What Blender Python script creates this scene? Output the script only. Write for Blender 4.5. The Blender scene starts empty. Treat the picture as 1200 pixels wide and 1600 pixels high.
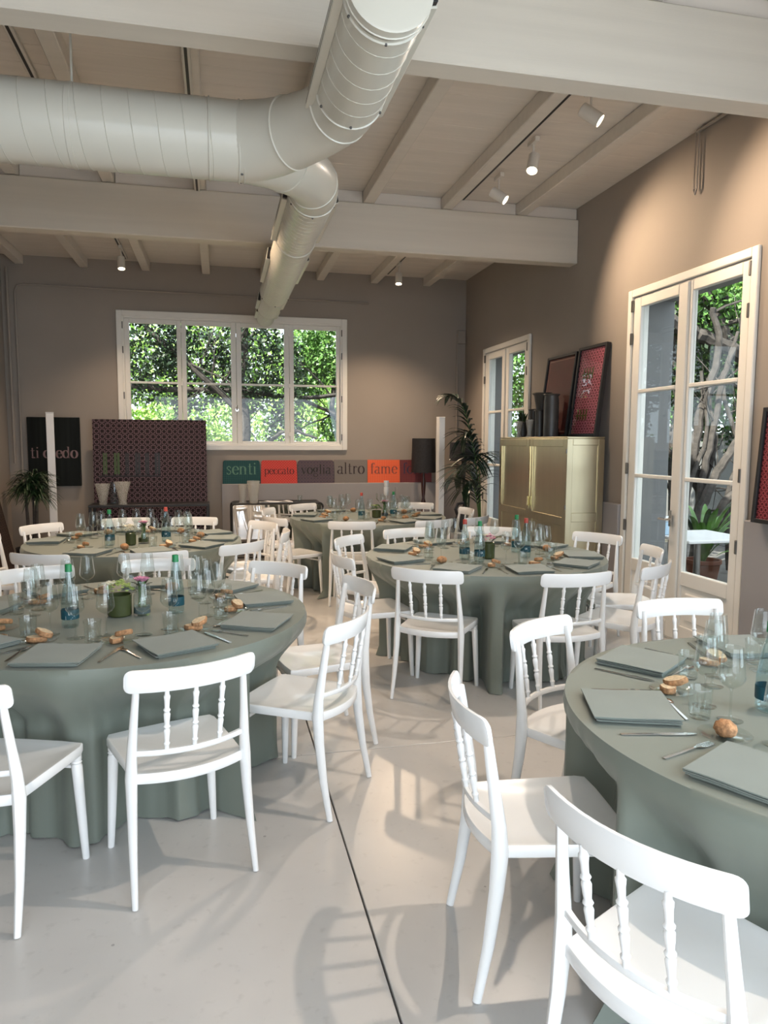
import bpy, math, random
from math import sin, cos, pi, radians as rad, sqrt, hypot, atan2
from mathutils import Vector as V, Matrix as MX
random.seed(7)
SC = bpy.context.scene
COL = SC.collection

# ---------------------------------------------------------------- camera
def camera():
    a, b, c = 0.22573, -0.09741, 0.00445
    f = V((sin(a) * cos(b), cos(a) * cos(b), sin(b)))
    r = V((cos(a), -sin(a), 0)); u = r.cross(f)
    r2 = cos(c) * r + sin(c) * u; u2 = -sin(c) * r + cos(c) * u
    cd = bpy.data.cameras.new('camera'); cam = bpy.data.objects.new('camera', cd); COL.objects.link(cam)
    m = MX((r2, u2, -f)).transposed().to_4x4(); m.translation = (0, 0, 1.6)
    cam.matrix_world = m
    cd.sensor_fit = 'VERTICAL'; cd.sensor_height = 36; cd.lens = 1122.7 / 1600 * 36
    cd.clip_start = 0.05; cd.clip_end = 200
    SC.camera = cam
camera()

# ---------------------------------------------------------------- world, sun, daylight, exposure
W = bpy.data.worlds.new('sky'); SC.world = W; W.use_nodes = True
bg = W.node_tree.nodes['Background']
bg.inputs[0].default_value = (0.80, 0.90, 1.0, 1); bg.inputs[1].default_value = 2.8
def lamp(name, kind, loc, target, energy, color, **kw):
    d = bpy.data.lights.new(name, kind); d.energy = energy; d.color = color
    for k, v in kw.items(): setattr(d, k, v)
    o = bpy.data.objects.new(name, d); COL.objects.link(o); o.location = loc
    o.rotation_euler = (V(target) - V(loc)).to_track_quat('-Z', 'Y').to_euler()
    return o
lamp('sun', 'SUN', (-4, -2, 12), (0, 1.2, 6.0), 13.0, (1.0, 0.95, 0.84), angle=0.01)
# daylight of the glazed front of the room, behind the photographer, and of the garden doors
lamp('daylight_front', 'AREA', (0.6, -1.55, 1.55), (0.6, 3, 1.2), 66, (0.78, 0.885, 1.0), shape='RECTANGLE', size=4.4, size_y=2.6)
lamp('daylight_side', 'AREA', (3.62, 0.2, 1.6), (0.5, 0.8, 0.9), 125, (0.70, 0.85, 1.0), shape='RECTANGLE', size=2.2, size_y=2.6)
SC.view_settings.view_transform = 'Standard'; SC.view_settings.look = 'None'
SC.view_settings.gamma = 1.0; SC.view_settings.use_curve_mapping = False
SC.view_settings.exposure = 0.34
try:
    SC.cycles.max_bounces = 8; SC.cycles.transparent_max_bounces = 24; SC.cycles.glossy_bounces = 4
    SC.cycles.caustics_reflective = False; SC.cycles.caustics_refractive = False
    SC.cycles.use_denoising = True; SC.cycles.sample_clamp_indirect = 4.0
except Exception: pass

# ---------------------------------------------------------------- materials
def nodes(name):
    m = bpy.data.materials.new(name); m.use_nodes = True
    nt = m.node_tree; return m, nt, nt.nodes['Principled BSDF']
def mat(name, col, rough=0.5, metal=0.0, var=0.06, scale=6.0, bump=0.0, bscale=60.0, stretch=None, coat=0.0, sheen=0.0, sss=0.0, spec=0.5, emit=None):
    m, nt, p = nodes(name); N, L = nt.nodes, nt.links
    tc = N.new('ShaderNodeTexCoord'); mp = N.new('ShaderNodeMapping'); L.new(tc.outputs['Object'], mp.inputs[0])
    if stretch: mp.inputs['Scale'].default_value = stretch
    nz = N.new('ShaderNodeTexNoise'); nz.inputs['Scale'].default_value = scale; nz.inputs['Detail'].default_value = 5
    L.new(mp.outputs[0], nz.inputs['Vector'])
    rp = N.new('ShaderNodeValToRGB'); e = rp.color_ramp.elements
    e[0].position = 0.3; e[1].position = 0.7
    e[0].color = tuple(max(0, c * (1 - var)) for c in col) + (1,); e[1].color = tuple(min(1, c * (1 + var)) for c in col) + (1,)
    L.new(nz.outputs[0], rp.inputs[0]); L.new(rp.outputs[0], p.inputs['Base Color'])
    p.inputs['Roughness'].default_value = rough; p.inputs['Metallic'].default_value = metal
    p.inputs['Coat Weight'].default_value = coat; p.inputs['Sheen Weight'].default_value = sheen
    p.inputs['Specular IOR Level'].default_value = spec
    if bump:
        bn = N.new('ShaderNodeTexNoise'); bn.inputs['Scale'].default_value = bscale; bn.inputs['Detail'].default_value = 3
        L.new(mp.outputs[0], bn.inputs['Vector'])
        b = N.new('ShaderNodeBump'); b.inputs['Strength'].default_value = bump; b.inputs['Distance'].default_value = 0.01
        L.new(bn.outputs[0], b.inputs['Height']); L.new(b.outputs[0], p.inputs['Normal'])
    if emit:
        p.inputs['Emission Color'].default_value = tuple(emit[:3]) + (1,); p.inputs['Emission Strength'].default_value = emit[3]
    return m
class Ex:
    """tiny expression builder for math nodes"""
    def __init__(s, nt, out): s.nt, s.o = nt, out
    def op(s, kind, b=None):
        n = s.nt.nodes.new('ShaderNodeMath'); n.operation = kind; s.nt.links.new(s.o, n.inputs[0])
        if b is not None:
            if isinstance(b, Ex): s.nt.links.new(b.o, n.inputs[1])
            else: n.inputs[1].default_value = b
        return Ex(s.nt, n.outputs[0])
    def __add__(s, b): return s.op('ADD', b)
    def __sub__(s, b): return s.op('SUBTRACT', b)
    def __mul__(s, b): return s.op('MULTIPLY', b)
    def fr(s): return s.op('FRACT')
    def fl(s): return s.op('FLOOR')
    def ab(s): return s.op('ABSOLUTE')
def glass(name, tint=(0.945, 0.96, 0.955), gloss=1.0, ior=1.45, rough=0.01):
    """thin clear glass: see-through, mirror-like towards grazing angles"""
    m = bpy.data.materials.new(name); m.use_nodes = True; nt = m.node_tree; N, L = nt.nodes, nt.links
    N.remove(N['Principled BSDF'])
    t = N.new('ShaderNodeBsdfTransparent'); t.inputs[0].default_value = tint + (1,)
    g = N.new('ShaderNodeBsdfGlossy'); g.inputs['Roughness'].default_value = rough; g.inputs[0].default_value = (gloss, gloss, gloss, 1)
    w = N.new('ShaderNodeLayerWeight'); w.inputs[0].default_value = 0.5
    f0 = ((ior - 1) / (ior + 1)) ** 2
    e = Ex(nt, w.outputs['Facing']).op('POWER', 5.0) * (0.9 - f0) + f0
    x = N.new('ShaderNodeMixShader'); L.new(e.o, x.inputs[0]); L.new(t.outputs[0], x.inputs[1]); L.new(g.outputs[0], x.inputs[2])
    L.new(x.outputs[0], N['Material Output'].inputs[0]); return m
def milky(name, col, dens):
    """cloudy cut glass: partly see-through, partly pale surface"""
    m, nt, p = nodes(name); N, L = nt.nodes, nt.links
    p.inputs['Base Color'].default_value = col + (1,); p.inputs['Roughness'].default_value = .12
    t = N.new('ShaderNodeBsdfTransparent'); x = N.new('ShaderNodeMixShader'); x.inputs[0].default_value = dens
    L.new(t.outputs[0], x.inputs[1]); L.new(p.outputs[0], x.inputs[2]); L.new(x.outputs[0], N['Material Output'].inputs[0]); return m
def ringmat(name, ground, line, size, axes=(0, 2), lw=0.05, r=0.38, rough=0.6, mode='ring', spec=.25):
    """printed fabric of linked circles and squares (or plain lattice)"""
    m, nt, p = nodes(name); N, L = nt.nodes, nt.links
    tc = N.new('ShaderNodeTexCoord'); sx = N.new('ShaderNodeSeparateXYZ'); L.new(tc.outputs['Object'], sx.inputs[0])
    u = Ex(nt, sx.outputs[axes[0]]) * (1 / size); v = Ex(nt, sx.outputs[axes[1]]) * (1 / size)
    if mode == 'diag': u, v = (u + v) * 0.7071, (u - v) * 0.7071
    fu = (u.fr() - 0.5).ab(); fv = (v.fr() - 0.5).ab()
    sq = fu.op('MAXIMUM', fv)
    if mode == 'ring':
        ci = ((fu * fu) + (fv * fv)).op('SQRT')
        par = ((u.fl() + v.fl()) * 0.5).fr() * 2.0
        d = (sq * par) + (ci * (par * -1.0 + 1.0))
        ln = (d - r).ab().op('LESS_THAN', lw)
    else:
        ln = sq.op('GREATER_THAN', 0.5 - lw)
    mx = N.new('ShaderNodeMix'); mx.data_type = 'RGBA'; L.new(ln.o, mx.inputs[0])
    mx.inputs[6].default_value = ground + (1,); mx.inputs[7].default_value = line + (1,)
    L.new(mx.outputs[2], p.inputs['Base Color']); p.inputs['Specular IOR Level'].default_value = spec; p.inputs['Roughness'].default_value = rough
    return m

def srgb(r, g, b):
    f = lambda c: (c / 255 / 12.92) if c < 11 else ((c / 255 + 0.055) / 1.055) ** 2.4
    return (f(r), f(g), f(b))
MT = dict(
    wall=mat('taupe_plaster', (0.315, 0.274, 0.238), 0.85, var=0.03, scale=1.5, bump=0.05, bscale=180),
    dado=mat('grey_dado', (0.30, 0.285, 0.285), 0.6, var=0.02, scale=2),
    white_wood=mat('white_painted_wood', (0.66, 0.61, 0.545), 0.5, var=0.04, scale=5, stretch=(0.15, 3, 3), bump=0.06, bscale=30),
    plank=mat('white_boards', (0.70, 0.64, 0.575), 0.5, var=0.05, scale=4, stretch=(0.2, 4, 4), bump=0.06, bscale=30),
    beam=mat('white_glulam', (0.62, 0.565, 0.485), 0.55, var=0.045, scale=3, stretch=(0.2, 3, 5), bump=0.08, bscale=40),
    joinery=mat('white_lacquer_joinery', (0.78, 0.755, 0.70), 0.35, var=0.015, scale=3),
    floor=mat('resin_floor', (0.535, 0.52, 0.50), 0.30, var=0.08, scale=1.6, bump=0.02, bscale=8),
    joint=mat('dark_joint_filler', (0.10, 0.10, 0.09), 0.9),
    chair=mat('white_polypropylene', (0.86, 0.86, 0.85), 0.22, var=0.01, coat=0.25),
    cloth=mat('sage_tablecloth', (0.175, 0.198, 0.166), 0.52, var=0.04, scale=3, bump=0.04, bscale=700, sheen=0.1),
    napkin=mat('sage_napkin', (0.195, 0.222, 0.195), 0.75, var=0.04, scale=8, bump=0.08, bscale=900, sheen=0.2),
    duct=mat('cream_painted_steel', (0.60, 0.575, 0.50), 0.32, var=0.02, scale=3, coat=0.15),
    black=mat('black_paint', (0.012, 0.011, 0.012), 0.45, var=0.1),
    blackcloth=mat('black_shade_fabric', (0.014, 0.013, 0.015), 0.7, var=0.3, scale=40),
    steel=mat('polished_steel', (0.62, 0.60, 0.58), 0.16, metal=1.0, var=0.02),
    dark_steel=mat('hinge_steel', (0.20, 0.19, 0.18), 0.4, metal=1.0, var=0.05),
    bolt=mat('dark_screw', (0.10, 0.095, 0.09), 0.5, metal=0.6),
    glass=glass('clear_glass', ior=1.5),
    pane=glass('window_pane', (0.96, 0.98, 0.97), 0.9, 1.30),
    bottle=glass('bottle_glass', (0.90, 0.95, 0.96), 1.0, 1.45),
    greenjar=mat('green_glazed_jar', (0.055, 0.068, 0.024), 0.2, var=0.12, scale=8),
    bluejar=mat('smoked_glass_base', (0.10, 0.14, 0.16), 0.1, var=0.1),
    greencap=mat('green_cap', (0.01, 0.22, 0.07), 0.4), redcap=mat('red_cap', (0.45, 0.06, 0.04), 0.4),
    teal=mat('teal_paper', (0.005, 0.065, 0.09), 0.5, var=0.05), paper=mat('white_print', (0.75, 0.80, 0.80), 0.6),
    crust=mat('bread_crust', (0.40, 0.21, 0.10), 0.85, var=0.45, scale=70, bump=0.5, bscale=120),
    crumb=mat('bread_crumb', (0.66, 0.52, 0.34), 0.9, var=0.2, scale=120, bump=0.5, bscale=200),
    brass=mat('brushed_brass', (0.54, 0.475, 0.33), 0.33, metal=1.0, var=0.06, scale=4, stretch=(3, 3, 0.3)),
    brass_bright=mat('bright_brass', (0.85, 0.76, 0.48), 0.15, metal=1.0, var=0.03),
    mirror=mat('mirror_glass', (0.82, 0.80, 0.78), 0.015, metal=1.0, var=0.0),
    darkvase=mat('dark_bronze_vase', (0.055, 0.05, 0.045), 0.4, var=0.15, scale=10),
    lightvase=milky('cut_glass', (0.50, 0.49, 0.45), 0.36),
    columnwhite=mat('white_column_lacquer', (0.70, 0.69, 0.68), 0.4, var=0.02),
    mahogany=mat('dark_mahogany', (0.06, 0.018, 0.014), 0.3, var=0.3, scale=20, stretch=(4, 4, 0.5)),
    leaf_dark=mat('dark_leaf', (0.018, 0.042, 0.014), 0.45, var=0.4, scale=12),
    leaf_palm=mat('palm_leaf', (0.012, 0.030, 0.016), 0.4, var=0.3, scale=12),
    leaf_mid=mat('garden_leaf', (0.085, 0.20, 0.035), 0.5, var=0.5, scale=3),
    leaf_bright=mat('painted_sun_leaf', (0.24, 0.40, 0.08), 0.5, var=0.5, scale=3),  # lit copy of the garden leaf: sunlight put into the base colour
    bark=mat('grey_bark', (0.055, 0.047, 0.042), 0.9, var=0.4, scale=14, bump=0.6, bscale=30),
    stem=mat('green_stem', (0.07, 0.16, 0.03), 0.5, var=0.2),
    petal_pink=mat('pink_petal', (0.66, 0.27, 0.40), 0.6, var=0.25, scale=60),
    petal_white=mat('cream_petal', (0.74, 0.70, 0.56), 0.6, var=0.15, scale=60),
    petal_green=mat('lime_floret', (0.42, 0.52, 0.16), 0.6, var=0.25, scale=60),
    terracotta=mat('terracotta', (0.16, 0.06, 0.035), 0.85, var=0.2, scale=10),
    paving=mat('garden_paving', (0.10, 0.095, 0.09), 0.9, var=0.25, scale=2),
    gravel=mat('garden_soil', (0.16, 0.14, 0.10), 0.95, var=0.5, scale=6),
    outwall=mat('grey_render', (0.17, 0.17, 0.17), 0.9, var=0.1, scale=2),
    shutter=mat('pale_shutter_paint', (0.60, 0.66, 0.66), 0.6, var=0.03),
    shutter_dark=mat('grey_shutter_paint', (0.20, 0.22, 0.24), 0.6, var=0.03),
    pot=mat('dark_planter', (0.03, 0.028, 0.026), 0.6, var=0.2), bluebox=mat('pale_blue_plastic', (0.36, 0.50, 0.62), 0.5),
    bulb=mat('lit_spot_lens', (1, 0.9, 0.7), 0.4, emit=(1.0, 0.82, 0.58, 14)),
    lampwhite=mat('white_spot_housing', (0.66, 0.62, 0.56), 0.4, var=0.02),
    olive=mat('olive_print', (.12, .10, .02), .6),
    greybin=mat('grey_tub', (0.33, 0.33, 0.34), 0.6, var=0.04),
)

def specks(m):
    """sparse small dark marks and scuffs of a used floor"""
    nt = m.node_tree; N, L = nt.nodes, nt.links; p = N['Principled BSDF']; base = p.inputs['Base Color'].links[0].from_socket
    tc = N.new('ShaderNodeTexCoord'); v = N.new('ShaderNodeTexVoronoi'); v.inputs['Scale'].default_value = 5.5; L.new(tc.outputs['Object'], v.inputs['Vector'])
    n = N.new('ShaderNodeTexNoise'); n.inputs['Scale'].default_value = 2.3; L.new(tc.outputs['Object'], n.inputs['Vector'])
    d = Ex(nt, v.outputs['Distance']).op('LESS_THAN', .035) * Ex(nt, n.outputs[0]).op('GREATER_THAN', .52)
    s = N.new('ShaderNodeTexNoise'); s.inputs['Scale'].default_value = 22; s.inputs['Detail'].default_value = 8; L.new(tc.outputs['Object'], s.inputs['Vector'])
    e = (Ex(nt, s.outputs[0]) - .60).op('MAXIMUM', 0.0) * 1.2
    f = (d * .55 + e).op('MINIMUM', .7)
    mx = N.new('ShaderNodeMix'); mx.data_type = 'RGBA'; L.new(f.o, mx.inputs[0]); L.new(base, mx.inputs[6]); mx.inputs[7].default_value = (.16, .15, .14, 1)
    L.new(mx.outputs[2], p.inputs['Base Color'])
specks(MT['floor'])

# ---------------------------------------------------------------- mesh builder
class G:
    def __init__(s): s.v = []; s.f = []
    def _a(s, vs, fs, M=None):
        o = len(s.v)
        s.v += [tuple(M @ V(p)) for p in vs] if M else [tuple(p) for p in vs]
        s.f += [tuple(o + i for i in f) for f in fs]; return s
    def box(s, x0, y0, z0, x1, y1, z1, b=0.0, M=None):
        if x0 > x1: x0, x1 = x1, x0
        if y0 > y1: y0, y1 = y1, y0
        if z0 > z1: z0, z1 = z1, z0
        if b <= 0:
            vs = [(x, y, z) for x in (x0, x1) for y in (y0, y1) for z in (z0, z1)]
            return s._a(vs, [(0, 1, 3, 2), (4, 6, 7, 5), (0, 4, 5, 1), (2, 3, 7, 6), (0, 2, 6, 4), (1, 5, 7, 3)], M)
        b = min(b, (x1 - x0) * .49, (y1 - y0) * .49, (z1 - z0) * .49)
        vs = []; idx = {}
        for i, x in enumerate((x0, x1)):
            for j, y in enumerate((y0, y1)):
                for k, z in enumerate((z0, z1)):
                    for a in range(3):
                        q = [x, y, z]
                        for c in range(3):
                            if c != a: q[c] += b if (i, j, k)[c] == 0 else -b
                        idx[i, j, k, a] = len(vs); vs.append(q)
        fs = []
        for a in range(3):
            c1, c2 = [c for c in range(3) if c != a]
            for e in (0, 1):
                r = []
                for p, q in ((0, 0), (1, 0), (1, 1), (0, 1)):
                    t = [0, 0, 0]; t[a] = e; t[c1] = p; t[c2] = q; r.append(idx[t[0], t[1], t[2], a])
                fs.append(tuple(r) if (e == 1) == (a != 1) else tuple(r[::-1]))
            for p in (0, 1):
                for q in (0, 1):
                    t0 = [0, 0, 0]; t1 = [0, 0, 0]; t0[c1] = t1[c1] = p; t0[c2] = t1[c2] = q; t1[a] = 1
                    fs.append((idx[(*t0, c1)], idx[(*t1, c1)], idx[(*t1, c2)], idx[(*t0, c2)]))
        for i in (0, 1):
            for j in (0, 1):
                for k in (0, 1): fs.append((idx[i, j, k, 0], idx[i, j, k, 1], idx[i, j, k, 2]))
        return s._a(vs, fs, M)
    def lathe(s, prof, n=24, M=None, cap0=False, cap1=False):
        vs = [(r * cos(2 * pi * i / n), r * sin(2 * pi * i / n), z) for r, z in prof for i in range(n)]
        fs = [(k * n + i, k * n + (i + 1) % n, (k + 1) * n + (i + 1) % n, (k + 1) * n + i) for k in range(len(prof) - 1) for i in range(n)]
        if cap0: fs.append(tuple(range(n))[::-1])
        if cap1: fs.append(tuple((len(prof) - 1) * n + i for i in range(n)))
        return s._a(vs, fs, M)
    def tube(s, pts, r, n=8, caps=True, up=None, sq=1.0):
        pts = [V(p) for p in pts]; m = len(pts)
        rs = [r] * m if not isinstance(r, (list, tuple)) else list(r)
        vs = []; pu = V(up) if up else None
        for i, p in enumerate(pts):
            t = (pts[min(i + 1, m - 1)] - pts[max(i - 1, 0)]).normalized()
            if pu is None: pu = V((0, 0, 1)) if abs(t.z) < 0.9 else V((1, 0, 0))
            x = pu.cross(t)
            if x.length < 1e-5: x = V((1, 0.1, 0)).cross(t)
            x.normalize(); y = t.cross(x).normalized()
            if not up: pu = y
            for k in range(n):
                a = 2 * pi * k / n; vs.append(p + x * (cos(a) * rs[i]) + y * (sin(a) * rs[i] * sq))
        fs = [(k * n + i, k * n + (i + 1) % n, (k + 1) * n + (i + 1) % n, (k + 1) * n + i) for k in range(m - 1) for i in range(n)]
        if caps: fs += [tuple(range(n))[::-1], tuple((m - 1) * n + i for i in range(n))]
        return s._a(vs, fs)
    def loft(s, rings, closed=True, cap0=False, cap1=False):
        n = len(rings[0]); vs = [p for r in rings for p in r]
        w = n if closed else n - 1
        fs = [(k * n + i, k * n + (i + 1) % n, (k + 1) * n + (i + 1) % n, (k + 1) * n + i) for k in range(len(rings) - 1) for i in range(w)]
        if cap0: fs.append(tuple(range(n))[::-1])
        if cap1: fs.append(tuple((len(rings) - 1) * n + i for i in range(n)))
        return s._a(vs, fs)
    def prism(s, outline, d, M=None):
        n = len(outline)
        vs = [(x, 0, z) for x, z in outline] + [(x, d, z) for x, z in outline]
        fs = [tuple(range(n)), tuple(range(n, 2 * n))[::-1]] + [(i, i + n, (i + 1) % n + n, (i + 1) % n) for i in range(n)]
        return s._a(vs, fs, M)
    def ball(s, c, r, n=10, m=6, sc=(1, 1, 1), wob=0.0, rnd=random):
        ring = []
        for j in range(m + 1):
            th = pi * j / m; q = []
            for i in range(n):
                w = 1 + wob * (rnd.random() - .5) * 2
                a = 2 * pi * i / n; rr = max(sin(th), 0.02)
                q.append((c[0] + r * sc[0] * rr * cos(a) * w, c[1] + r * sc[1] * rr * sin(a) * w, c[2] - r * sc[2] * cos(th) * w))
            ring.append(q)
        return s.loft(ring, True, True, True)
    def mesh(s, name, m, ang=38):
        me = bpy.data.meshes.new(name); me.from_pydata(s.v, [], s.f); me.update()
        if m: me.materials.append(m)
        if ang:
            me.shade_smooth(); me.set_sharp_from_angle(angle=rad(ang))
        return me
def obj(name, data, parent=None, loc=None):
    o = bpy.data.objects.new(name, data); COL.objects.link(o)
    if parent: o.parent = parent
    if loc: o.location = loc
    return o
def part(name, g, m, parent, label=None, ang=38, kind=None):
    if isinstance(m, str): m = MT[m]
    o = obj(name, g.mesh(name, m, ang) if isinstance(g, G) else g, parent)
    if label: o['label'] = label
    if kind: o['kind'] = kind
    return o
def wpart(name, g, m, parent, **k):
    """part modelled in room coordinates"""
    off = V(parent.location)
    if parent.parent: off = off + V(parent.parent.location)
    g.v = [(x - off.x, y - off.y, z - off.z) for x, y, z in g.v]
    return part(name, g, m, parent, **k)
def tag(o, label=None, cat=None, group=None, kind=None):
    for k, v in (('label', label), ('category', cat), ('group', group), ('kind', kind)):
        if v: o[k] = v
    return o
def thing(name, label, cat, loc=(0, 0, 0), rz=0.0, group=None):
    o = obj(name, None, None, loc); o.rotation_euler.z = rz; o.empty_display_size = 0.1
    return tag(o, label, cat, group)
def struct(name, loc=(0, 0, 0), data=None):
    o = obj(name, data, None, loc); o['kind'] = 'structure'; return o
def dup(root, loc, rz=0.0, label=None, group=None, sc=None):
    c = root.copy(); COL.objects.link(c); c.location = loc; c.rotation_euler.z = rz
    if sc: c.scale = sc
    if label: c['label'] = label
    if group: c['group'] = group
    for ch in list(root.children):
        d = ch.copy(); COL.objects.link(d); d.parent = c
        for g in list(ch.children):
            e = g.copy(); COL.objects.link(e); e.parent = d
    return c
# ---------------------------------------------------------------- room shell
XL, XR, YF, YB, ZC = -2.66, 3.57, -1.6, 10.23, 3.95
JX, JY = 0.465, 3.545
fl = struct('floor')
wpart('screed', G().box(XL - .2, YF - .2, -.2, XR + .3, YB + .3, -.03), 'joint', fl)
gx = [XL - .01, JX, 4.0]; gy = [YF - .3, JY, 8.4, YB + .01]
for i in range(2):
    for j in range(3):
        g = .0035
        wpart('slab', G().box(gx[i] + g, gy[j] + g, -.03, min(gx[i + 1], XR + .02) - g, gy[j + 1] - g, 0, .002), 'floor', fl, ang=None)
def wall_x(name, x0, x1, y0, y1, holes):
    """wall slab lying along Y, holes = (y0, y1, z0, z1)"""
    w = struct(name); g = G(); ys = sorted({y0, y1} | {h[0] for h in holes} | {h[1] for h in holes})
    for a, b in zip(ys, ys[1:]):
        hs = [h for h in holes if h[0] <= a and h[1] >= b]
        if not hs: g.box(x0, a, -.2, x1, b, ZC + .25)
        for h in hs:
            if h[2] > 0: g.box(x0, a, -.2, x1, b, h[2])
            g.box(x0, a, h[3], x1, b, ZC + .25)
    w.data if False else None
    wpart('plaster', g, 'wall', w, ang=None); return w
D1 = (4.34, 5.80, 0.0, 2.87); D2 = (7.98, 9.36, 0.0, 2.80); D0 = (-.9, 1.25, 0.0, 2.87)
WN = (-1.23, 1.735, 1.54, 3.25)
wall_x('wall_right', XR, XR + .38, YF - .3, YB + .3, [D0, D1, D2])
wall_x('wall_left', XL - .3, XL, YF - .3, YB + .3, [])
wb = struct('wall_back'); g = G()
for x0, x1, z0, z1 in ((XL, WN[0], -.2, ZC + .25), (WN[1], XR, -.2, ZC + .25), (WN[0], WN[1], -.2, WN[2]), (WN[0], WN[1], WN[3], ZC + .25)):
    g.box(x0, YB, z0, x1, YB + .3, z1)
wpart('plaster', g, 'wall', wb, ang=None)
wf = struct('wall_front'); g = G()
for x0, x1, z0, z1 in ((XL, -1.8, -.2, ZC + .25), (3.0, XR, -.2, ZC + .25), (-1.8, 3.0, 2.9, ZC + .25)):
    g.box(x0, YF - .3, z0, x1, YF, z1)
wpart('plaster', g, 'wall', wf, ang=None)
# ceiling: boards, rafters, two glulam beams
ce = struct('ceiling', (0, 4, ZC))
wpart('deck', G().box(XL - .3, YF - .3, ZC + .022, XR + .3, YB + .3, ZC + .25), 'joint', ce, ang=None)
y = YF; pk = 0.232
bd = G().box(XL, 0, 0, XR, pk - .002, .02, .0015).mesh('plank', MT['plank'], None)
while y < YB - .05:
    o = obj('plank', bd, ce, (0, y - 4, 0)); y += pk
rf = G().box(-.052, YF, -.115, .052, YB, .0, .006).mesh('rafter', MT['white_wood'], None)
for k in range(8): obj('rafter', rf, ce, (-2.44 + .772 * k, -4, 0))
for ya, yb, xe in ((3.465, 3.62, XR), (6.85, 7.01, XR), (-.1, .06, XR)):
    b = wpart('beam', G().box(XL, ya, 3.40, xe, yb, 3.83, .008), 'beam', ce, ang=None)
    if ya > 0:
        for k in range(9):
            xa = -2.44 + .772 * (k - 1) + .054; xb = xa + .772 - .108
            xa = max(xa, XL); xb = min(xb, XR)
            if xb > xa: part('infill_board', G().box(xa, ya + .05 - 4, -.12, xb, ya + .09 - 4, -.001, .004), 'plank', ce, ang=None)
# grey dado (projects a little and carries the word panels) 
def dado(n, x0, y0, x1, y1, z):
    o = struct(n, ((x0 + x1) / 2, (y0 + y1) / 2, 0)); wpart('board', G().box(x0, y0, 0, x1, y1, z, .006), 'dado', o, ang=None)
dado('trim_1', 0.03, YB - .055, XR, YB, 1.008)
dado('trim_2', XR - .055, 1.40, XR, 4.24, 1.075)
dado('trim_3', XR - .05, 5.85, XR, 7.88, 1.045)
dado('trim_4', XR - .05, 9.44, XR, YB - .055, 1.02)

# ---------------------------------------------------------------- back window: four sashes of two panes
w1 = struct('window_1', (.253, YB, 1.48)); J = 'joinery'
def frame_xz(g, x0, x1, z0, z1, t, y0, y1, b=.006):
    g.box(x0, y0, z0, x0 + t, y1, z1, b).box(x1 - t, y0, z0, x1, y1, z1, b)
    g.box(x0 + t, y0, z1 - t, x1 - t, y1, z1, b).box(x0 + t, y0, z0, x1 - t, y1, z0 + t, b); return g
wpart('casing', frame_xz(G(), -1.292, 1.798, 1.475, 3.315, .075, YB - .03, YB - .001), J, w1, ang=None)
wpart('inner_frame', frame_xz(G(), -1.225, 1.730, 1.54, 3.245, .03, YB - .02, YB + .10), J, w1, ang=None)
SX = ((-1.195, -.470, -1.133, -.527), (-.466, .255, -.405, .185), (.259, .980, .325, .912), (.984, 1.700, 1.045, 1.646))
for i, (a, b, ga, gb) in enumerate(SX):
    g = G(); y0, y1 = YB + .005, YB + .055
    g.box(a, y0, 1.565, ga, y1, 3.215, .006).box(gb, y0, 1.565, b, y1, 3.215, .006)
    g.box(ga, y0, 3.155, gb, y1, 3.215, .005).box(ga, y0, 1.565, gb, y1, 1.600, .005)
    s = wpart('sash', g, J, w1, ang=None)
    part('muntin', G().box(ga, y0 - YB, 2.365 - 1.48, gb, y1 - YB, 2.393 - 1.48, .005), J, s, ang=None).location = (-.253, 0, 0)
    for z0, z1 in ((1.600, 2.365), (2.393, 3.155)):
        part('pane', G().box(ga, YB + .028 - YB, z0 - 1.48, gb, YB + .032 - YB, z1 - 1.48), 'pane', s, ang=None).location = (-.253, 0, 0)
for x in (-1.215, 1.722):
    for z in (3.12, 2.80, 2.20, 1.66):
        wpart('hinge', G().tube([(x, YB - .022, z - .045), (x, YB - .022, z + .045)], .009, 8), 'dark_steel', w1)
for x in (-.468, .982):
    for z in (3.08, 2.375, 1.70): wpart('bracket', G().box(x - .02, YB - .012, z - .03, x + .02, YB + .005, z + .03, .003), J, w1, ang=None)
wpart('handle', G().tube([(.257, YB + .005, 2.03), (.257, YB - .045, 2.03), (.257, YB - .05, 2.09)], .011, 8).lathe([(.022, 0), (.022, .006)], 12, MX.Translation((.257, YB - .005, 2.03)) @ MX.Rotation(rad(90), 4, 'X'), True, True), 'steel', w1)

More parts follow.
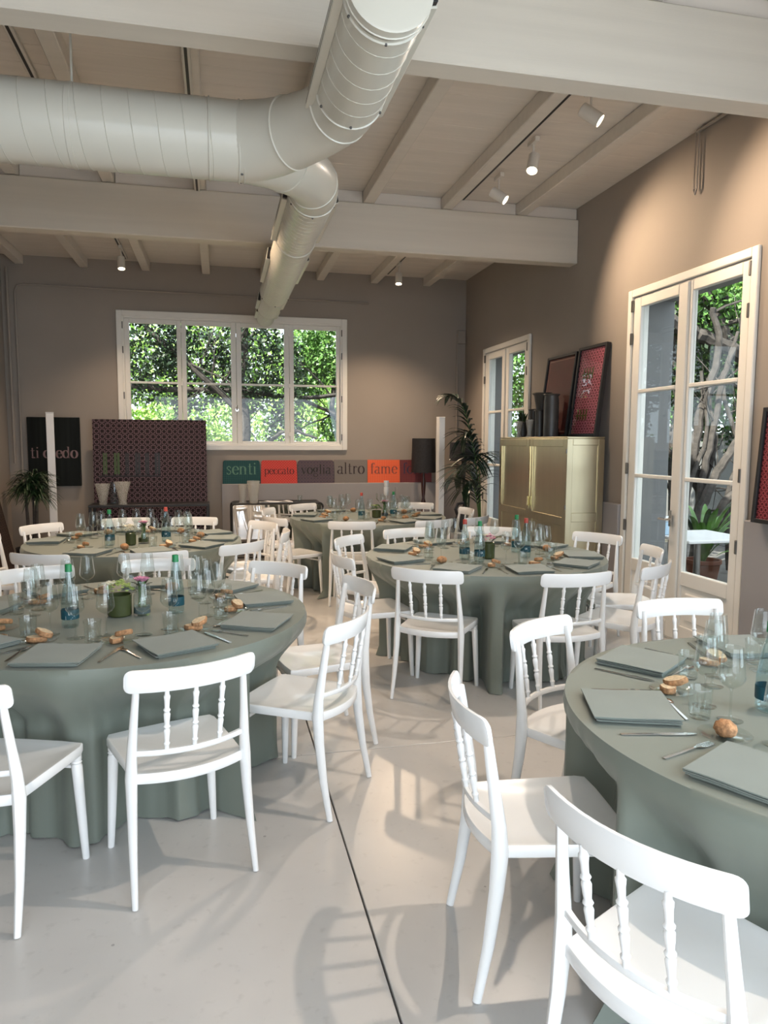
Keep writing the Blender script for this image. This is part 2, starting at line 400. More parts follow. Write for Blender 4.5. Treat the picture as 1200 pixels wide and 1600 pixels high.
# ---------------------------------------------------------------- french doors in the right wall
def frame_yz(g, y0, y1, z0, z1, t, x0, x1, b=.006, bottom=True):
    g.box(x0, y0, z0, x1, y0 + t, z1, b).box(x0, y1 - t, z0, x1, y1, z1, b).box(x0, y0 + t, z1 - t, x1, y1 - t, z1, b)
    if bottom: g.box(x0, y0 + t, z0, x1, y1 - t, z0 + t, b)
    return g
def french(n, y0, y1, ztop, casing, leaves, glass_z, munts, has_handle):
    d = struct(n, (XR, (y0 + y1) / 2, 0))
    wpart('casing', frame_yz(G(), y0, y1, 0, ztop, casing, XR - .028, XR + .0, .006, False), J, d, ang=None)
    wpart('reveal', frame_yz(G(), y0 + casing, y1 - casing, 0, ztop - casing, .02, XR + .0, XR + .13, .002, True), J, d, ang=None)
    wpart('outer_reveal', frame_yz(G(), y0 + casing, y1 - casing, 0, ztop - casing, .018, XR + .132, XR + .385, .002, True), 'outwall', d, ang=None)
    for a, b, ga, gb in leaves:
        g = G(); x0, x1 = XR - .012, XR + .038; zt = ztop - casing - .012; zb = .02
        g.box(x0, a, zb, x1, ga, zt, .006).box(x0, gb, zb, x1, b, zt, .006)
        g.box(x0, ga, glass_z[1], x1, gb, zt, .005).box(x0, ga, glass_z[0] - .11, x1, gb, glass_z[0], .005).box(x0, ga, zb, x1, gb, .15, .005)
        lf = wpart('leaf', g, J, d, ang=None)
        def sub(nm, gg, m):
            o = part(nm, gg, m, lf, ang=None if m == J or m == 'pane' else 38)
            o.location = tuple(-c for c in d.location); return o
        sub('raised_panel', G().box(x0 + .014, ga - .002, .148, x1 - .01, gb + .002, glass_z[0] - .108).box(x0 + .003, ga + .05, .20, x1 - .01, gb - .05, glass_z[0] - .16, .012), J)
        zs = [glass_z[0]] + list(munts) + [glass_z[1]]
        for k, zz in enumerate(munts): sub('muntin', G().box(x0 - .004, ga, zz - .016, x1, gb, zz + .016, .006), J)
        for k in range(len(zs) - 1):
            sub('pane', G().box(XR + .012, ga, zs[k] + (.016 if k else 0), XR + .016, gb, zs[k + 1] - (.016 if k < len(munts) else 0)), 'pane')
    a, b = leaves[0][1], leaves[1][0]
    wpart('meeting_bead', G().box(XR - .03, (a + b) / 2 - .022, .03, XR - .010, (a + b) / 2 + .022, ztop - casing - .015, .008), J, d, ang=None)
    for yy in (y0 + casing + .005, y1 - casing - .005):
        for zz in (ztop - .14, ztop - .42, ztop * .47, .87):
            wpart('hinge', G().box(XR - .034, yy - .012, zz - .05, XR - .014, yy + .012, zz + .05, .004), 'dark_steel', d, ang=None)
    if has_handle:
        wpart('handle', G().box(XR - .034, 5.085, .93, XR - .028, 5.12, 1.06, .002).tube([(XR - .03, 5.10, .99), (XR - .085, 5.10, .99), (XR - .09, 5.17, .99)], .011, 8), 'steel', d)
    return d
d1 = french('door_1', 4.268, 5.845, 2.925, .065, ((4.345, 5.015, 4.43, 4.965), (5.02, 5.77, 5.14, 5.665)), (.585, 2.765), (1.316, 2.045), True)
french('door_2', 7.905, 9.43, 2.86, .065, ((7.985, 8.66, 8.075, 8.545), (8.665, 9.36, 8.775, 9.225)), (.585, 2.70), (1.30, 2.0), False)
french('door_3', -.97, 1.32, 2.925, .065, ((-.9, .165, -.80, .07), (.17, 1.25, .27, 1.16)), (.585, 2.765), (1.316, 2.045), False)
# ---------------------------------------------------------------- air duct
DX, DZ, DY = .624, 3.21, 4.14
dt = thing('air_duct', 'large cream painted spiral air duct with Y branch hung below the beams', 'air duct', (DX, DY, DZ))
def ring(c, axis, r, t=.006, w=.012, n=40):
    M = MX.Translation(c) @ (MX.Rotation(rad(90), 4, 'X') if axis == 'y' else MX.Rotation(rad(90), 4, 'Y'))
    return G().lathe([(r - .002, -w / 2), (r + t, -w / 2 + .003), (r + t, w / 2 - .003), (r - .002, w / 2)], n, M)
def wd(name, g, m='duct', **k): return wpart(name, g, m, dt, **k)
mp = wd('main_pipe', G().tube([(XL + .001, DY, DZ), (.165, DY, DZ)], .2, 48, False))
x = XL + .2; sl = .0
def helix(x0, x1, r, axis, pitch, n=26):
    """raised spiral seams of the pipe"""
    g = G(); k = x0
    while k < x1 - .02:
        pts = []
        for i in range(n + 1):
            a = 2 * pi * i / n; q = min(k + pitch * i / n, x1)
            pts.append((q, DY + r * cos(a), DZ + r * sin(a)) if axis == 'x' else (DX + r * cos(a), q, DZ + r * sin(a)))
        g.tube(pts, .0032, 4, False); k += pitch
    return g
wd('spiral_seam', helix(XL + .02, .0, .2, 'x', .128), kind='stuff')
for xx in (-.02, .135, .163): wd('collar', ring((xx, DY, DZ), 'x', .2))
def leg(s):
    P = [(.155, 0, .2), (.22, .03, .199), (.32, .10, .188), (.42, .20, .175), (.51, .32, .164), (.58, .45, .158), (.615, .56, .156), (.624, .68, .156)]
    return G().tube([(p[0], DY + s * p[1], DZ) for p in P], [p[2] for p in P], 40, False, up=(0, 0, 1))
wd('branch_elbow', leg(-1)); wd('branch_elbow', leg(1))
for s in (-1, 1):
    for px, py, r, tx in ((.40, .18, .178, 45), (.60, .515, .157, 72)):
        M = MX.Translation((px, DY + s * py, DZ)) @ MX.Rotation(rad(s * tx), 4, 'Z') @ MX.Rotation(rad(90), 4, 'Y')
        wd('collar', G().lathe([(r - .002, -.006), (r + .005, -.003), (r + .005, .003), (r - .002, .006)], 40, M))
for (y0, y1, r, pt) in ((2.70, 3.50, .156, .13), (4.80, 8.05, .156, .075), (8.0, 9.02, .132, .075), (9.0, 9.72, .112, .075)):
    wd('branch_pipe', G().tube([(DX, y0, DZ), (DX, y1, DZ)], r, 44, y0 > 5))
    wd('spiral_seam', helix(y0 + .02, y1 - .02, r, 'y', pt), kind='stuff')
for yy, r in ((2.68, .158), (2.72, .157), (3.46, .156), (4.82, .156), (5.88, .156), (8.05, .156), (9.01, .132), (9.72, .112)): wd('collar', ring((DX, yy, DZ), 'y', r))
wd('end_cap', G().lathe([(.0, -.004), (.15, -.004), (.16, 0), (.16, .05)], 44, MX.Translation((DX, 2.64, DZ)) @ MX.Rotation(rad(-90), 4, 'X')))
for yy, r in ((2.72, .16), (3.44, .16), (4.84, .16), (8.03, .16)):
    for a in (-150, -90, -30): wd('screw', G().ball((DX + r * cos(rad(a)), yy, DZ + r * sin(rad(a))), .007, 6, 4), 'bolt')
for a in (-160, -110, -60): wd('screw', G().ball((.148, DY + .2 * cos(rad(a)), DZ + .2 * sin(rad(a))), .008, 6, 4), 'bolt')
for (y0, y1, r) in ((2.70, 3.62, .156), (4.95, 5.95, .156), (6.55, 7.5, .156), (8.45, 8.95, .132), (9.15, 9.62, .112)):
    for s in (-1, 1):
        M = MX.Translation((DX, 0, DZ)) @ MX.Rotation(rad(-10 * s), 4, 'Y')
        x0 = s * (r - .01)
        wd('slot_diffuser', G().box(x0, y0, -.052, s * (r + .03), y1, .052, .004, M), 'duct', ang=None)
        wd('slot_end', G().box(s * (r - .004), y0 - .03, -.046, s * (r + .024), y0 - .001, .046, .003, M), 'black', ang=None)
        for q in (-.03, .03): wd('slot', G().box(s * (r + .0295), y0 + .02, q - .006, s * (r + .0312), y1 - .02, q + .006, 0, M), 'bolt', ang=None)
for yy in (2.9, 3.5, 5.4, 7.3, 8.8):
    wd('hanger', G().box(DX - .006, yy - .012, DZ + .11, DX + .006, yy + .012, ZC - .002), 'bolt', ang=None)
for xx in (-.70, -2.1):
    wd('hanger', G().box(xx - .005, DY - .006, DZ + .19, xx + .005, DY + .006, ZC - .002), 'duct', ang=None)
    wd('hanger_band', ring((xx, DY, DZ), 'x', .2, .003, .03))

# ---------------------------------------------------------------- lighting tracks and spotlights
def track(x, y0, y1, z, label):
    t = thing('lighting_track', label, 'track', (x, (y0 + y1) / 2, z)); w = (y1 - y0) / 2
    part('rail', G().box(-.024, -w, 0, .024, w, .03, .003), 'lampwhite', t, ang=None)
    part('slot', G().box(-.009, -w + .02, -.002, .009, w - .02, .001), 'black', t, ang=None)
ZT = 3.915
track(2.33, -1.0, 3.46, ZT, 'white lighting track above the nearest beam on the right ceiling')
track(2.33, 3.63, 6.83, ZT, 'white lighting track with three spotlights between the beams, right')
track(2.33, 7.05, 10.0, ZT, 'white lighting track on the far right of the ceiling')
track(-1.12, 3.63, 6.83, ZT, 'white lighting track at the left between the two beams')
track(-1.12, 7.05, 10.0, ZT, 'white lighting track beyond the second beam, left')
track(-.145, 3.63, 6.83, 3.804, 'white lighting track in the middle above the big duct')
WARM = (1.0, 0.74, 0.51)
COOLER = (1.0, 0.83, 0.68)
def spot(loc, target, power, label, size=70, blend=.8, vis=True, col=WARM):
    d = (V(target) - V(loc)).normalized(); x, y, z = loc
    if vis:
        t = thing('spotlight', label, 'spotlight', (x, y, ZT), group=None)
        part('adapter', G().box(-.02, -.075, -.035, .02, .075, 0, .004), 'lampwhite', t, ang=None)
        part('arm', G().tube([(0, 0, -.03), (0, 0, z - ZT + .0)], .009, 8), 'lampwhite', t)
        M = d.to_track_quat('Z', 'Y').to_matrix().to_4x4(); M.translation = (0, 0, z - ZT)
        part('housing', G().lathe([(.0, -.075), (.040, -.075), (.044, -.07), (.044, .075), (.040, .075), (.038, .06), (.0, .058)], 24, M), 'lampwhite', t)
        part('lens', G().lathe([(.0, .0615), (.037, .0615), (.037, .060), (0, .0602)], 20, M), 'bulb', t)
    lo = V(loc) + d * .09
    o = lamp('spotlight_beam', 'SPOT', lo, target, power, col, spot_size=rad(size), spot_blend=blend, shadow_soft_size=.035)
    return o
spot((2.42, 4.52, 3.74), (3.57, 3.85, 2.75), 110, 'white ceiling spotlight nearest the front beam, aimed at the wall', 95, .9)
spot((2.40, 5.37, 3.74), (1.3, 4.0, 0.2), 150, 'white ceiling spotlight in the middle of the right track', 120, 1.0, True, COOLER)
spot((2.42, 6.12, 3.74), (3.57, 5.35, 2.75), 135, 'white ceiling spotlight nearest the second beam, right', 95, .9)
spot((2.33, 9.35, 3.72), (2.1, 8.6, 0.6), 230, 'small lit spotlight near the back wall, right', 130, .9)
spot((-1.10, 9.35, 3.72), (-.95, 8.6, .6), 130, 'small lit spotlight near the back wall, left', 130, .9)
spot((2.33, 2.0, 3.74), (1.1, 2.0, 0.3), 165, 'white spotlight on the near track over the right table', 110, 1.0, True, COOLER)
spot((-.24, 5.9, 3.74), (.3, 6.6, 0.2), 190, 'white spotlight on the middle track aimed at the far floor', 125, 1.0)
spot((-1.12, 5.6, 3.74), (-.9, 6.6, 0.6), 130, 'white spotlight on the left track over the far table', 120, 1.0)

# ---------------------------------------------------------------- conduits
def pipe(pts, r, label, clips=()):
    t = thing('conduit_pipe', label, 'pipe', pts[0])
    wpart('tube', G().tube(pts, r, 8), 'wall', t)
    for c in clips: wpart('clip', G().box(c[0] - .015, c[1] - .012, c[2] - .012, c[0] + .015, c[1] + .012, c[2] + .012, .003), 'wall', t, ang=None)
yb = YB - .02
pipe([(-2.50, yb, .9), (-2.50, yb, 3.50), (-2.47, yb, 3.565), (-2.40, yb, 3.585), (2.11, yb, 3.55)], .013, 'grey conduit running along the top of the back wall', [(-1.6, yb, 3.58), (.2, yb, 3.565), (1.7, yb, 3.553)])
pipe([(-2.58, yb - .03, 1.3), (-2.58, yb - .03, 3.78)], .016, 'vertical grey conduit in the back left corner')
pipe([(3.44, yb, .3), (3.44, yb, 3.02), (3.46, yb, 3.10), (3.50, yb, 3.12)], .014, 'vertical grey conduit in the back right corner')
t = thing('junction_box', 'small grey junction box in the back right corner', 'box', (3.49, YB - .03, 3.1))
part('box', G().box(-.06, -.03, -.07, .06, .03, .12, .006), 'wall', t, ang=None); part('lid', G().box(-.055, -.036, -.065, .055, -.03, .115, .004), 'wall', t, ang=None)
t = thing('wall_bracket', 'thin grey metal bracket hanging under the right ceiling edge', 'bracket', (3.53, 4.97, 3.93))
wpart('rail', G().tube([(3.54, 3.63, 3.925), (3.54, 4.97, 3.925)], .013, 8), 'wall', t)
for q in (-.018, .018): wpart('strap', G().box(3.535, 4.97 + q - .006, 3.50, 3.545, 4.97 + q + .006, 3.93, .002), 'wall', t, ang=None)
wpart('hook', G().tube([(3.54, 4.955, 3.51), (3.54, 4.97, 3.47), (3.54, 4.985, 3.51)], .007, 6), 'bolt', t)
# ---------------------------------------------------------------- chairs
def arc(x, half, y0, sag):
    """backward bow of the back rest: y at x, ends at y0"""
    return y0 - sag * (1 - (x / half) ** 2)
XSAMP = [0, .002, .008, .018, .032, .05, .12, .2, .3, .4, .5, .6, .7, .8, .88, .95, .968, .982, .992, .998, 1]
def chair_meshes():
    m = MT['chair']; out = []
    def rail(z0, z1, half, y0, sag, th, lean, rnd, n=20):
        rings = []
        for i in range(n + 1):
            q_ = i / n; x = -half * cos(pi * q_) if not rnd else -half + 2 * half * XSAMP[i]
            e = min(1.0, (half - abs(x)) / rnd) if rnd else 1
            k = rnd * (1 - sqrt(max(0, 1 - (1 - e) ** 2))) if rnd else 0
            y = arc(x, half, y0, sag); a, b = z0 + k, z1 - k
            nx = 2 * sag * x / half ** 2
            q = []
            for zz, tt in ((a, th * .7), (a + .004, th), (b - .004, th), (b, th * .7)):
                q.append((x - nx * tt / 2, y + tt / 2 - lean * (zz - z0), zz))
            for zz, tt in ((b, th * .7), (b - .004, th), (a + .004, th), (a, th * .7)):
                q.append((x + nx * tt / 2, y - tt / 2 - lean * (zz - z0), zz))
            rings.append(q)
        return G().loft(rings, True, True, True)
    out.append(('backrest', rail(.757, .839, .228, -.212, .058, .013, .18, .022)))
    out.append(('lower_rail', rail(.520, .540, .193, -.182, .052, .017, .1, 0)))
    # moulded seat with bowed rear edge
    ol = []
    for i in range(13):
        x = -.196 + .392 * i / 12; ol.append((x, arc(x, .196, -.186, .05)))
    ol += [(.203, -.08), (.212, .10), (.216, .19), (.205, .222), (.12, .230), (0, .232), (-.12, .230), (-.205, .222), (-.216, .19), (-.212, .10), (-.203, -.08)]
    cx, cy = 0, .02
    def sring(f, z, dip=0.0): return [(cx + (x - cx) * f, cy + (y - cy) * f, z - dip) for x, y in ol]
    g = G().loft([sring(.0, .441), sring(.55, .442), sring(.86, .449), sring(.955, .455), sring(.985, .455), sring(1, .450), sring(1.0, .425), sring(.985, .418), sring(.90, .418), sring(.88, .438), sring(.0, .432)], True)
    out.append(('seat', g))
    for s in (-1, 1):
        g = G().tube([(s * .190, -.220, .795), (s * .191, -.212, .74), (s * .198, -.196, .62), (s * .203, -.182, .52), (s * .206, -.178, .44), (s * .208, -.186, .33), (s * .213, -.207, .17), (s * .219, -.240, .002)],
                     [.012, .015, .018, .022, .026, .0225, .018, .0135], 10, True, up=(1, 0, 0), sq=.8)
        out.append(('back_leg', g))
    for s in (-1, 1):
        pf = [(.0205, .425), (.0205, .400), (.017, .396), (.021, .390), (.017, .384), (.0205, .374), (.0195, .30), (.017, .15), (.0135, .004), (.0125, 0)]
        rings = [[(s * (.190 + .018 * (1 - z / .425)) + r * cos(2 * pi * k / 12), .195 + .015 * (1 - z / .425) + r * sin(2 * pi * k / 12), z) for k in range(12)] for r, z in pf[::-1]]
        out.append(('front_leg', G().loft(rings, True, True, True)))
    out.append(('stretcher', G().tube([(-.19, .196, .372), (-.05, .196, .372), (-.045, .196, .372), (0, .196, .372), (.045, .196, .372), (.05, .196, .372), (.19, .196, .372)], [.008, .008, .0115, .009, .0115, .008, .008], 8)))
    pr = [(.0085, 0), (.008, .02), (.0115, .03), (.008, .036), (.0098, .06), (.0115, .078), (.0082, .086), (.0125, .094), (.0082, .102), (.0105, .12), (.0118, .14), (.0082, .148), (.0125, .156), (.0082, .164), (.0095, .19), (.0118, .208), (.0082, .214), (.0075, .235)]
    for x in (-.094, 0, .094):
        a = V((x, arc(x, .193, -.183, .052), .533)); b = V((x * 1.04, arc(x, .23, -.213, .058), .765)); d = b - a
        M = d.to_track_quat('Z', 'Y').to_matrix().to_4x4(); M.translation = a
        out.append(('spindle', G().lathe([(r, z / .235 * d.length) for r, z in pr], 9, M)))
    return [(n, g.mesh(n, m, 42)) for n, g in out]
CHM = chair_meshes()
TAB = dict(T1=(-.466, 3.618, .875), M=(1.92, 5.0, .875), T2=(1.918, 1.783, .873), T3=(-.69, 6.29, .86), T4=(1.624, 7.85, .86))
TNAME = dict(T1='near left table', M='middle table', T2='near right table', T3='far left table', T4='rearmost table')
def where(a):
    """angle about the table (world) -> words as the photographer sees it"""
    k = round(((a + 13) % 360) / 22.5) % 16
    return ['right side', 'right side rearwards', 'rear right', 'rear centre-right', 'rear centre', 'rear centre-left', 'rear left', 'left side rearwards',
            'left side', 'left side frontwards', 'front left', 'front centre-left', 'front centre', 'front centre-right', 'front right', 'right side frontwards'][k]
CH = [('T1', -.107, 2.54, 109), ('T1', -.86, 2.48, 71), ('T1', .533, 3.07, 146), ('T1', .723, 3.81, -169), ('T1', .339, 4.467, -133), ('T1', -.39, 4.77, -88), ('T1', -1.085, 4.59, -65),
      ('T3', -1.57, 7.01, -39), ('T3', -1.19, 5.22, 66), ('T3', -.45, 5.16, 98), ('T3', -.90, 7.42, -80), ('T3', -.25, 7.38, -100), ('T3', .155, 5.495, 132), ('T3', .385, 6.84, -148), ('T3', .511, 6.15, 173), ('T3', -1.806, 6.33, -2),
      ('T4', .55, 7.30, 28), ('T4', .55, 8.20, -22), ('T4', 1.00, 8.74, -52), ('T4', 1.24, 6.78, 76), ('T4', 2.06, 6.77, 109), ('T4', 2.40, 8.68, -110), ('T4', 2.77, 7.86, -178), ('T4', 2.58, 6.98, 128),
      ('M', 1.22, 4.13, 55), ('M', 2.05, 3.84, 91), ('M', .82, 4.79, 9), ('M', 1.02, 5.64, -40), ('M', 1.60, 6.06, -76), ('M', 2.38, 6.03, -115), ('M', 3.08, 5.44, -148), ('M', 3.067, 4.645, 165), ('M', 2.695, 4.02, 125),
      ('T2', .75, 2.02, -8), ('T2', 1.33, 2.75, -58), ('T2', 2.17, 3.01, -93), ('T2', .81, 1.23, 24)]
CHANG = {k: [] for k in TAB}
proto = None
for t, mx, my, fa in CH:
    f = rad(fa); ox, oy = mx + .215 * cos(f), my + .215 * sin(f)
    a = math.degrees(atan2(my - TAB[t][1], mx - TAB[t][0])); CHANG[t].append(a)
    away = sin(f - rad(-13)) > .25; tow = sin(f - rad(-13)) < -.25
    lab = 'white spindle-back chair %s, %s of the %s' % ('seen from behind' if away else 'facing this way' if tow else 'seen side-on', where(a), TNAME[t])
    if proto is None:
        proto = thing('spindle_chair', lab, 'chair', (ox, oy, 0), f - pi / 2, 'white spindle-back chairs')
        for n, me in CHM: obj(n, me, proto)
    else: dup(proto, (ox, oy, 0), f - pi / 2, lab)
FOOT = []
for t, mx, my, fa in CH:
    f = rad(fa)
    c = V((mx + .215 * cos(f), my + .215 * sin(f))); u = V((cos(f), sin(f))); w = V((-sin(f), cos(f)))
    FOOT.append((t, c, u, w))

# ---------------------------------------------------------------- tables and cloths
ZTB = .762
def cloth(t, seed, corners):
    cx, cy, R = TAB[t]; rnd = random.Random(seed); NT = 360
    ph = [rnd.random() * 6.3 for _ in range(6)]; cre = [(rnd.random() * 6.28, rnd.choice((-.5, .6, .7))) for _ in range(14)]
    foots = [(c - V((cx, cy)), u, w) for tt, c, u, w in FOOT if (c - V((cx, cy))).length < 1.6]
    def limit(th):
        """radius at which the seat of a pushed-in chair stops the hanging cloth"""
        d = V((cos(th), sin(th))); best = 9.0
        for c, u, w in foots:
            # rectangle of the chair: local y in [-.26,.245], x in [-.235,.235]
            o = -c; oy, ox = o.dot(u), o.dot(w); dy, dx = d.dot(u), d.dot(w)
            t0, t1 = 0.0, 3.0; hit = True
            for p, q, lo, hi in ((oy, dy, -.3, .240), (ox, dx, -.212, .212)):
                if abs(q) < 1e-6:
                    if p < lo or p > hi: hit = False
                else:
                    a, b = (lo - p) / q, (hi - p) / q
                    if a > b: a, b = b, a
                    t0, t1 = max(t0, a), min(t1, b)
            if hit and t0 < t1 and t0 > .3: best = min(best, t0)
        return best
    lim = [limit(2 * pi * i / NT) for i in range(NT)]
    # the cloth cannot turn a sharp corner: spread each dent sideways
    sp = []
    for i in range(NT):
        b = 9.0
        for k in range(-15, 16):
            l = lim[(i + k) % NT]
            if l < 5: b = min(b, l + .016 * max(0, abs(k) - 1) ** 1.8)
        sp.append(b)
    rings = []
    for f in (0.02, .25, .5, .75, .92, .985): rings.append([(R * f * cos(2 * pi * i / NT), R * f * sin(2 * pi * i / NT), ZTB + .003) for i in range(NT)])
    NS = 30
    for j in range(NS + 1):
        s = j / NS; q = []
        for i in range(NT):
            th = 2 * pi * i / NT
            fo = sin(7 * th + ph[0] + .8 * sin(2 * th + ph[4])) * .55 + sin(13 * th + ph[1] + .7 * sin(3 * th + ph[5])) * .5 + sin(29 * th + ph[2]) * .16
            for ca, amp in cre: fo += amp * math.exp(-(((th - ca + pi) % (2 * pi) - pi) / .03) ** 2)
            fold = fo if fo < 0 else 1.25 * fo ** 1.5 * (1 if fo < .9 else 1)
            r = R + .010 - .03 * s + fold * .070 * s ** .75
            z = ZTB + .003 - .012 * min(1, s * 8) - s * (ZTB - .012)
            for ca, amp in corners:
                d = (th - rad(ca) + pi) % (2 * pi) - pi
                r += amp * s ** 1.6 * math.exp(-(d / .17) ** 2)
            if sp[i] < 3:
                lm = min(sp[i] - .075 + fold * .065, sp[i] - .014)
                k = min(1, max(0, (s - .04) / .34)); k = k * k * (3 - 2 * k)
                if r > lm: r = r + (lm - r) * k
            if s > .90: r += (s - .90) * (.25 + .55 * max(0, fold)) * (1 if sp[i] > .79 else .12)
            if s > .36 and sp[i] < .80: r = min(r, sp[i] - .010)
            if s < .02: r = R + .004
            q.append((r * cos(th), r * sin(th), max(z, .004 + .004 * (fold > 0))))
        rings.append(q)
    g = G().loft(rings, True, True, False)
    o = obj('tablecloth', g.mesh('tablecloth', MT['cloth'], 75), None, (cx, cy, 0))
    tag(o, 'sage green floor-length cloth hanging in folds over the %s' % TNAME[t], 'tablecloth', 'sage tablecloths')
    tb = thing('round_table', 'round banquet table hidden under the sage cloth of the %s' % TNAME[t], 'table', (cx, cy, 0), 0, 'round tables')
    part('tabletop', G().lathe([(R - .035, ZTB - .03), (R - .028, ZTB - .02), (R - .028, ZTB - .004), (R - .035, ZTB)], 64, None, True, True), 'white_wood', tb)
    for k in range(4):
        a = pi / 4 + k * pi / 2; part('leg', G().tube([(.38 * cos(a), .38 * sin(a), 0), (.30 * cos(a), .30 * sin(a), ZTB - .03)], .02, 10), 'dark_steel', tb)
cloth('T1', 3, [(-90, .03), (-50, .05), (-10, .05), (165, .05)]); cloth('M', 5, [(-107, .02), (-150, .03), (-64, .05), (20, .05)])
cloth('T2', 11, [(146, .05), (188, .03), (250, .06), (60, .04)]); cloth('T3', 17, [(-95, .05), (20, .05)]); cloth('T4', 23, [(-125, .05), (-75, .05), (180, .04)])

# ---------------------------------------------------------------- place settings
ZT0 = ZTB + .0035
def napkin_mesh(seed):
    r = random.Random(seed); g = G(); h = .128; n = 8
    for lay in range(4):
        z0 = .0005 + lay * .0056; off = (r.uniform(-.004, .004), r.uniform(-.004, .004)); sk = r.uniform(-.02, .02); hh = h - .003 * (3 - lay) + r.uniform(-.002, .002)
        def P(i, j, top):
            u, v = -1 + 2 * i / n, -1 + 2 * j / n
            e = max(abs(u), abs(v)); w = .0018 * sin(3 * u + seed) * cos(2.5 * v + seed)
            zz = z0 + (.0046 if top else 0) + (w + .0025 * max(0, u) ** 3 * (lay == 3)) - (.0012 if (top and e > .99) else 0)
            return (u * hh + off[0] + sk * v * .3, v * hh + off[1], max(zz, .0004))
        top = [[P(i, j, True) for i in range(n + 1)] for j in range(n + 1)]
        g.loft(top, False)
        bo = [P(i, 0, False) for i in range(n)] + [P(n, j, False) for j in range(n)] + [P(i, n, False) for i in range(n, 0, -1)] + [P(0, j, False) for j in range(n, 0, -1)]
        to = [P(i, 0, True) for i in range(n)] + [P(n, j, True) for j in range(n)] + [P(i, n, True) for i in range(n, 0, -1)] + [P(0, j, True) for j in range(n, 0, -1)]
        g.loft([bo, to], True)
    return g.mesh('napkin', MT['napkin'], 50)
NAP = [napkin_mesh(k) for k in range(5)]
def strip(pts):
    """flat tapering metal strip: (y, half width, z)"""
    rings = [[(-w, y, z), (w, y, z), (w, y, z + .0022), (-w, y, z + .0022)] for y, w, z in pts]
    return G().loft(rings, True, True, True)
g = strip([(-.10, .0055, 0), (-.04, .0048, .0), (.02, .0035, .003), (.035, .004, .004), (.048, .011, .002), (.060, .0125, .001)])
for q in (-.0095, -.0032, .0032, .0095): g.box(q - .0016, .058, .001, q + .0016, .100, .003, 0)
FORK = g.mesh('fork', MT['steel'], 40)
KNIFE = strip([(-.11, .0055, 0), (-.02, .0058, .001), (.0, .0045, .001), (.01, .0085, .001), (.07, .0088, .001), (.098, .006, .001), (.11, .001, .001)]).mesh('knife', MT['steel'], 40)
g = strip([(-.09, .005, 0), (-.02, .0042, .001), (.035, .003, .004)])
g.ball((0, .062, .004), .03, 14, 6, (.58, 1, .12)); SPOON = g.mesh('spoon', MT['steel'], 50)
PLATE = G().lathe([(0, .001), (.045, .001), (.060, .005), (.072, .010), (.0735, .0115), (.072, .0125), (.060, .0075), (.045, .0035), (0, .0035)], 32).mesh('bread_plate', MT['glass'], 50)
BOWL = G().lathe([(.004, .098), (.012, .1005), (.028, .112), (.0375, .127), (.0385, .135), (.034, .175), (.0285, .225), (.0275, .228), (.0268, .226), (.0325, .175), (.0365, .136), (.0355, .129), (.027, .115), (.012, .104), (.0, .1025)], 24).mesh('bowl', MT['glass'], 60)
STEM = G().lathe([(.0, .0006), (.0365, .0006), (.0375, .0016), (.036, .0026), (.018, .005), (.006, .010), (.0038, .02), (.0034, .05), (.0036, .085), (.006, .0985), (.0, .102)], 24).mesh('stem', MT['glass'], 60)
TUMB = G().lathe([(0, .001), (.030, .001), (.0325, .004), (.034, .05), (.0362, .092), (.0355, .0945), (.0345, .092), (.0322, .05), (.030, .012), (.0, .009)], 24).mesh('tumbler', MT['glass'], 60)
def bread_mesh(seed, kind):
    r = random.Random(seed); g = G()
    if kind == 'roll': g.ball((0, 0, .024), .034, 14, 9, (1.1, .9, .72), .07, r)
    else:
        n = 12; ol = []
        for i in range(n):
            a = 2 * pi * i / n; ol.append((.040 * cos(a) * (1 + .15 * r.uniform(-1, 1)), .026 * sin(a) * (1 + .1 * r.uniform(-1, 1))))
        rings = [[(x * f, y * f, z) for x, y in ol] for f, z in ((.9, 0), (1, .004), (1, .016), (.9, .021))]
        g.loft(rings, True, True, True)
    return g
ROLLS = [bread_mesh(k, 'roll').mesh('bread_roll', MT['crust'], 60) for k in range(3)]
SLC = []
for k in range(3):
    me = bread_mesh(9 + k, 'slice').mesh('bread_slice', MT['crust'], 50); me.materials.append(MT['crumb'])
    for p in me.polygons:
        if abs(p.normal.z) > .9: p.material_index = 1
    SLC.append(me)
GL = obj('wine_glass', None); obj('bowl', BOWL, GL); obj('stem', STEM, GL)
first_glass = [True]
def wine(loc, lab, grp):
    if first_glass[0]:
        first_glass[0] = False; GL.location = loc; tag(GL, lab, 'wine glass', grp); return GL
    return dup(GL, loc, random.random() * 6, lab, grp)
def put(name, me, loc, rz, lab, cat, grp, tilt=None):
    o = obj(name, me, None, loc); o.rotation_euler = (tilt[0] if tilt else 0, tilt[1] if tilt else 0, rz); return tag(o, lab, cat, grp)
SET = dict(T1=[-137, -102, -66, -29, 11, 45, 86, 126, 164], M=[-126, -86, -51, -18, 24, 66, 107, 147, -168], T2=[78, 121, 166, 206], T3=[-112, -75, -40, -6, 28, 68, 101, 141, 178], T4=[-110, -68, -35, 3, 45, 117, 162, -152])
SL = 0
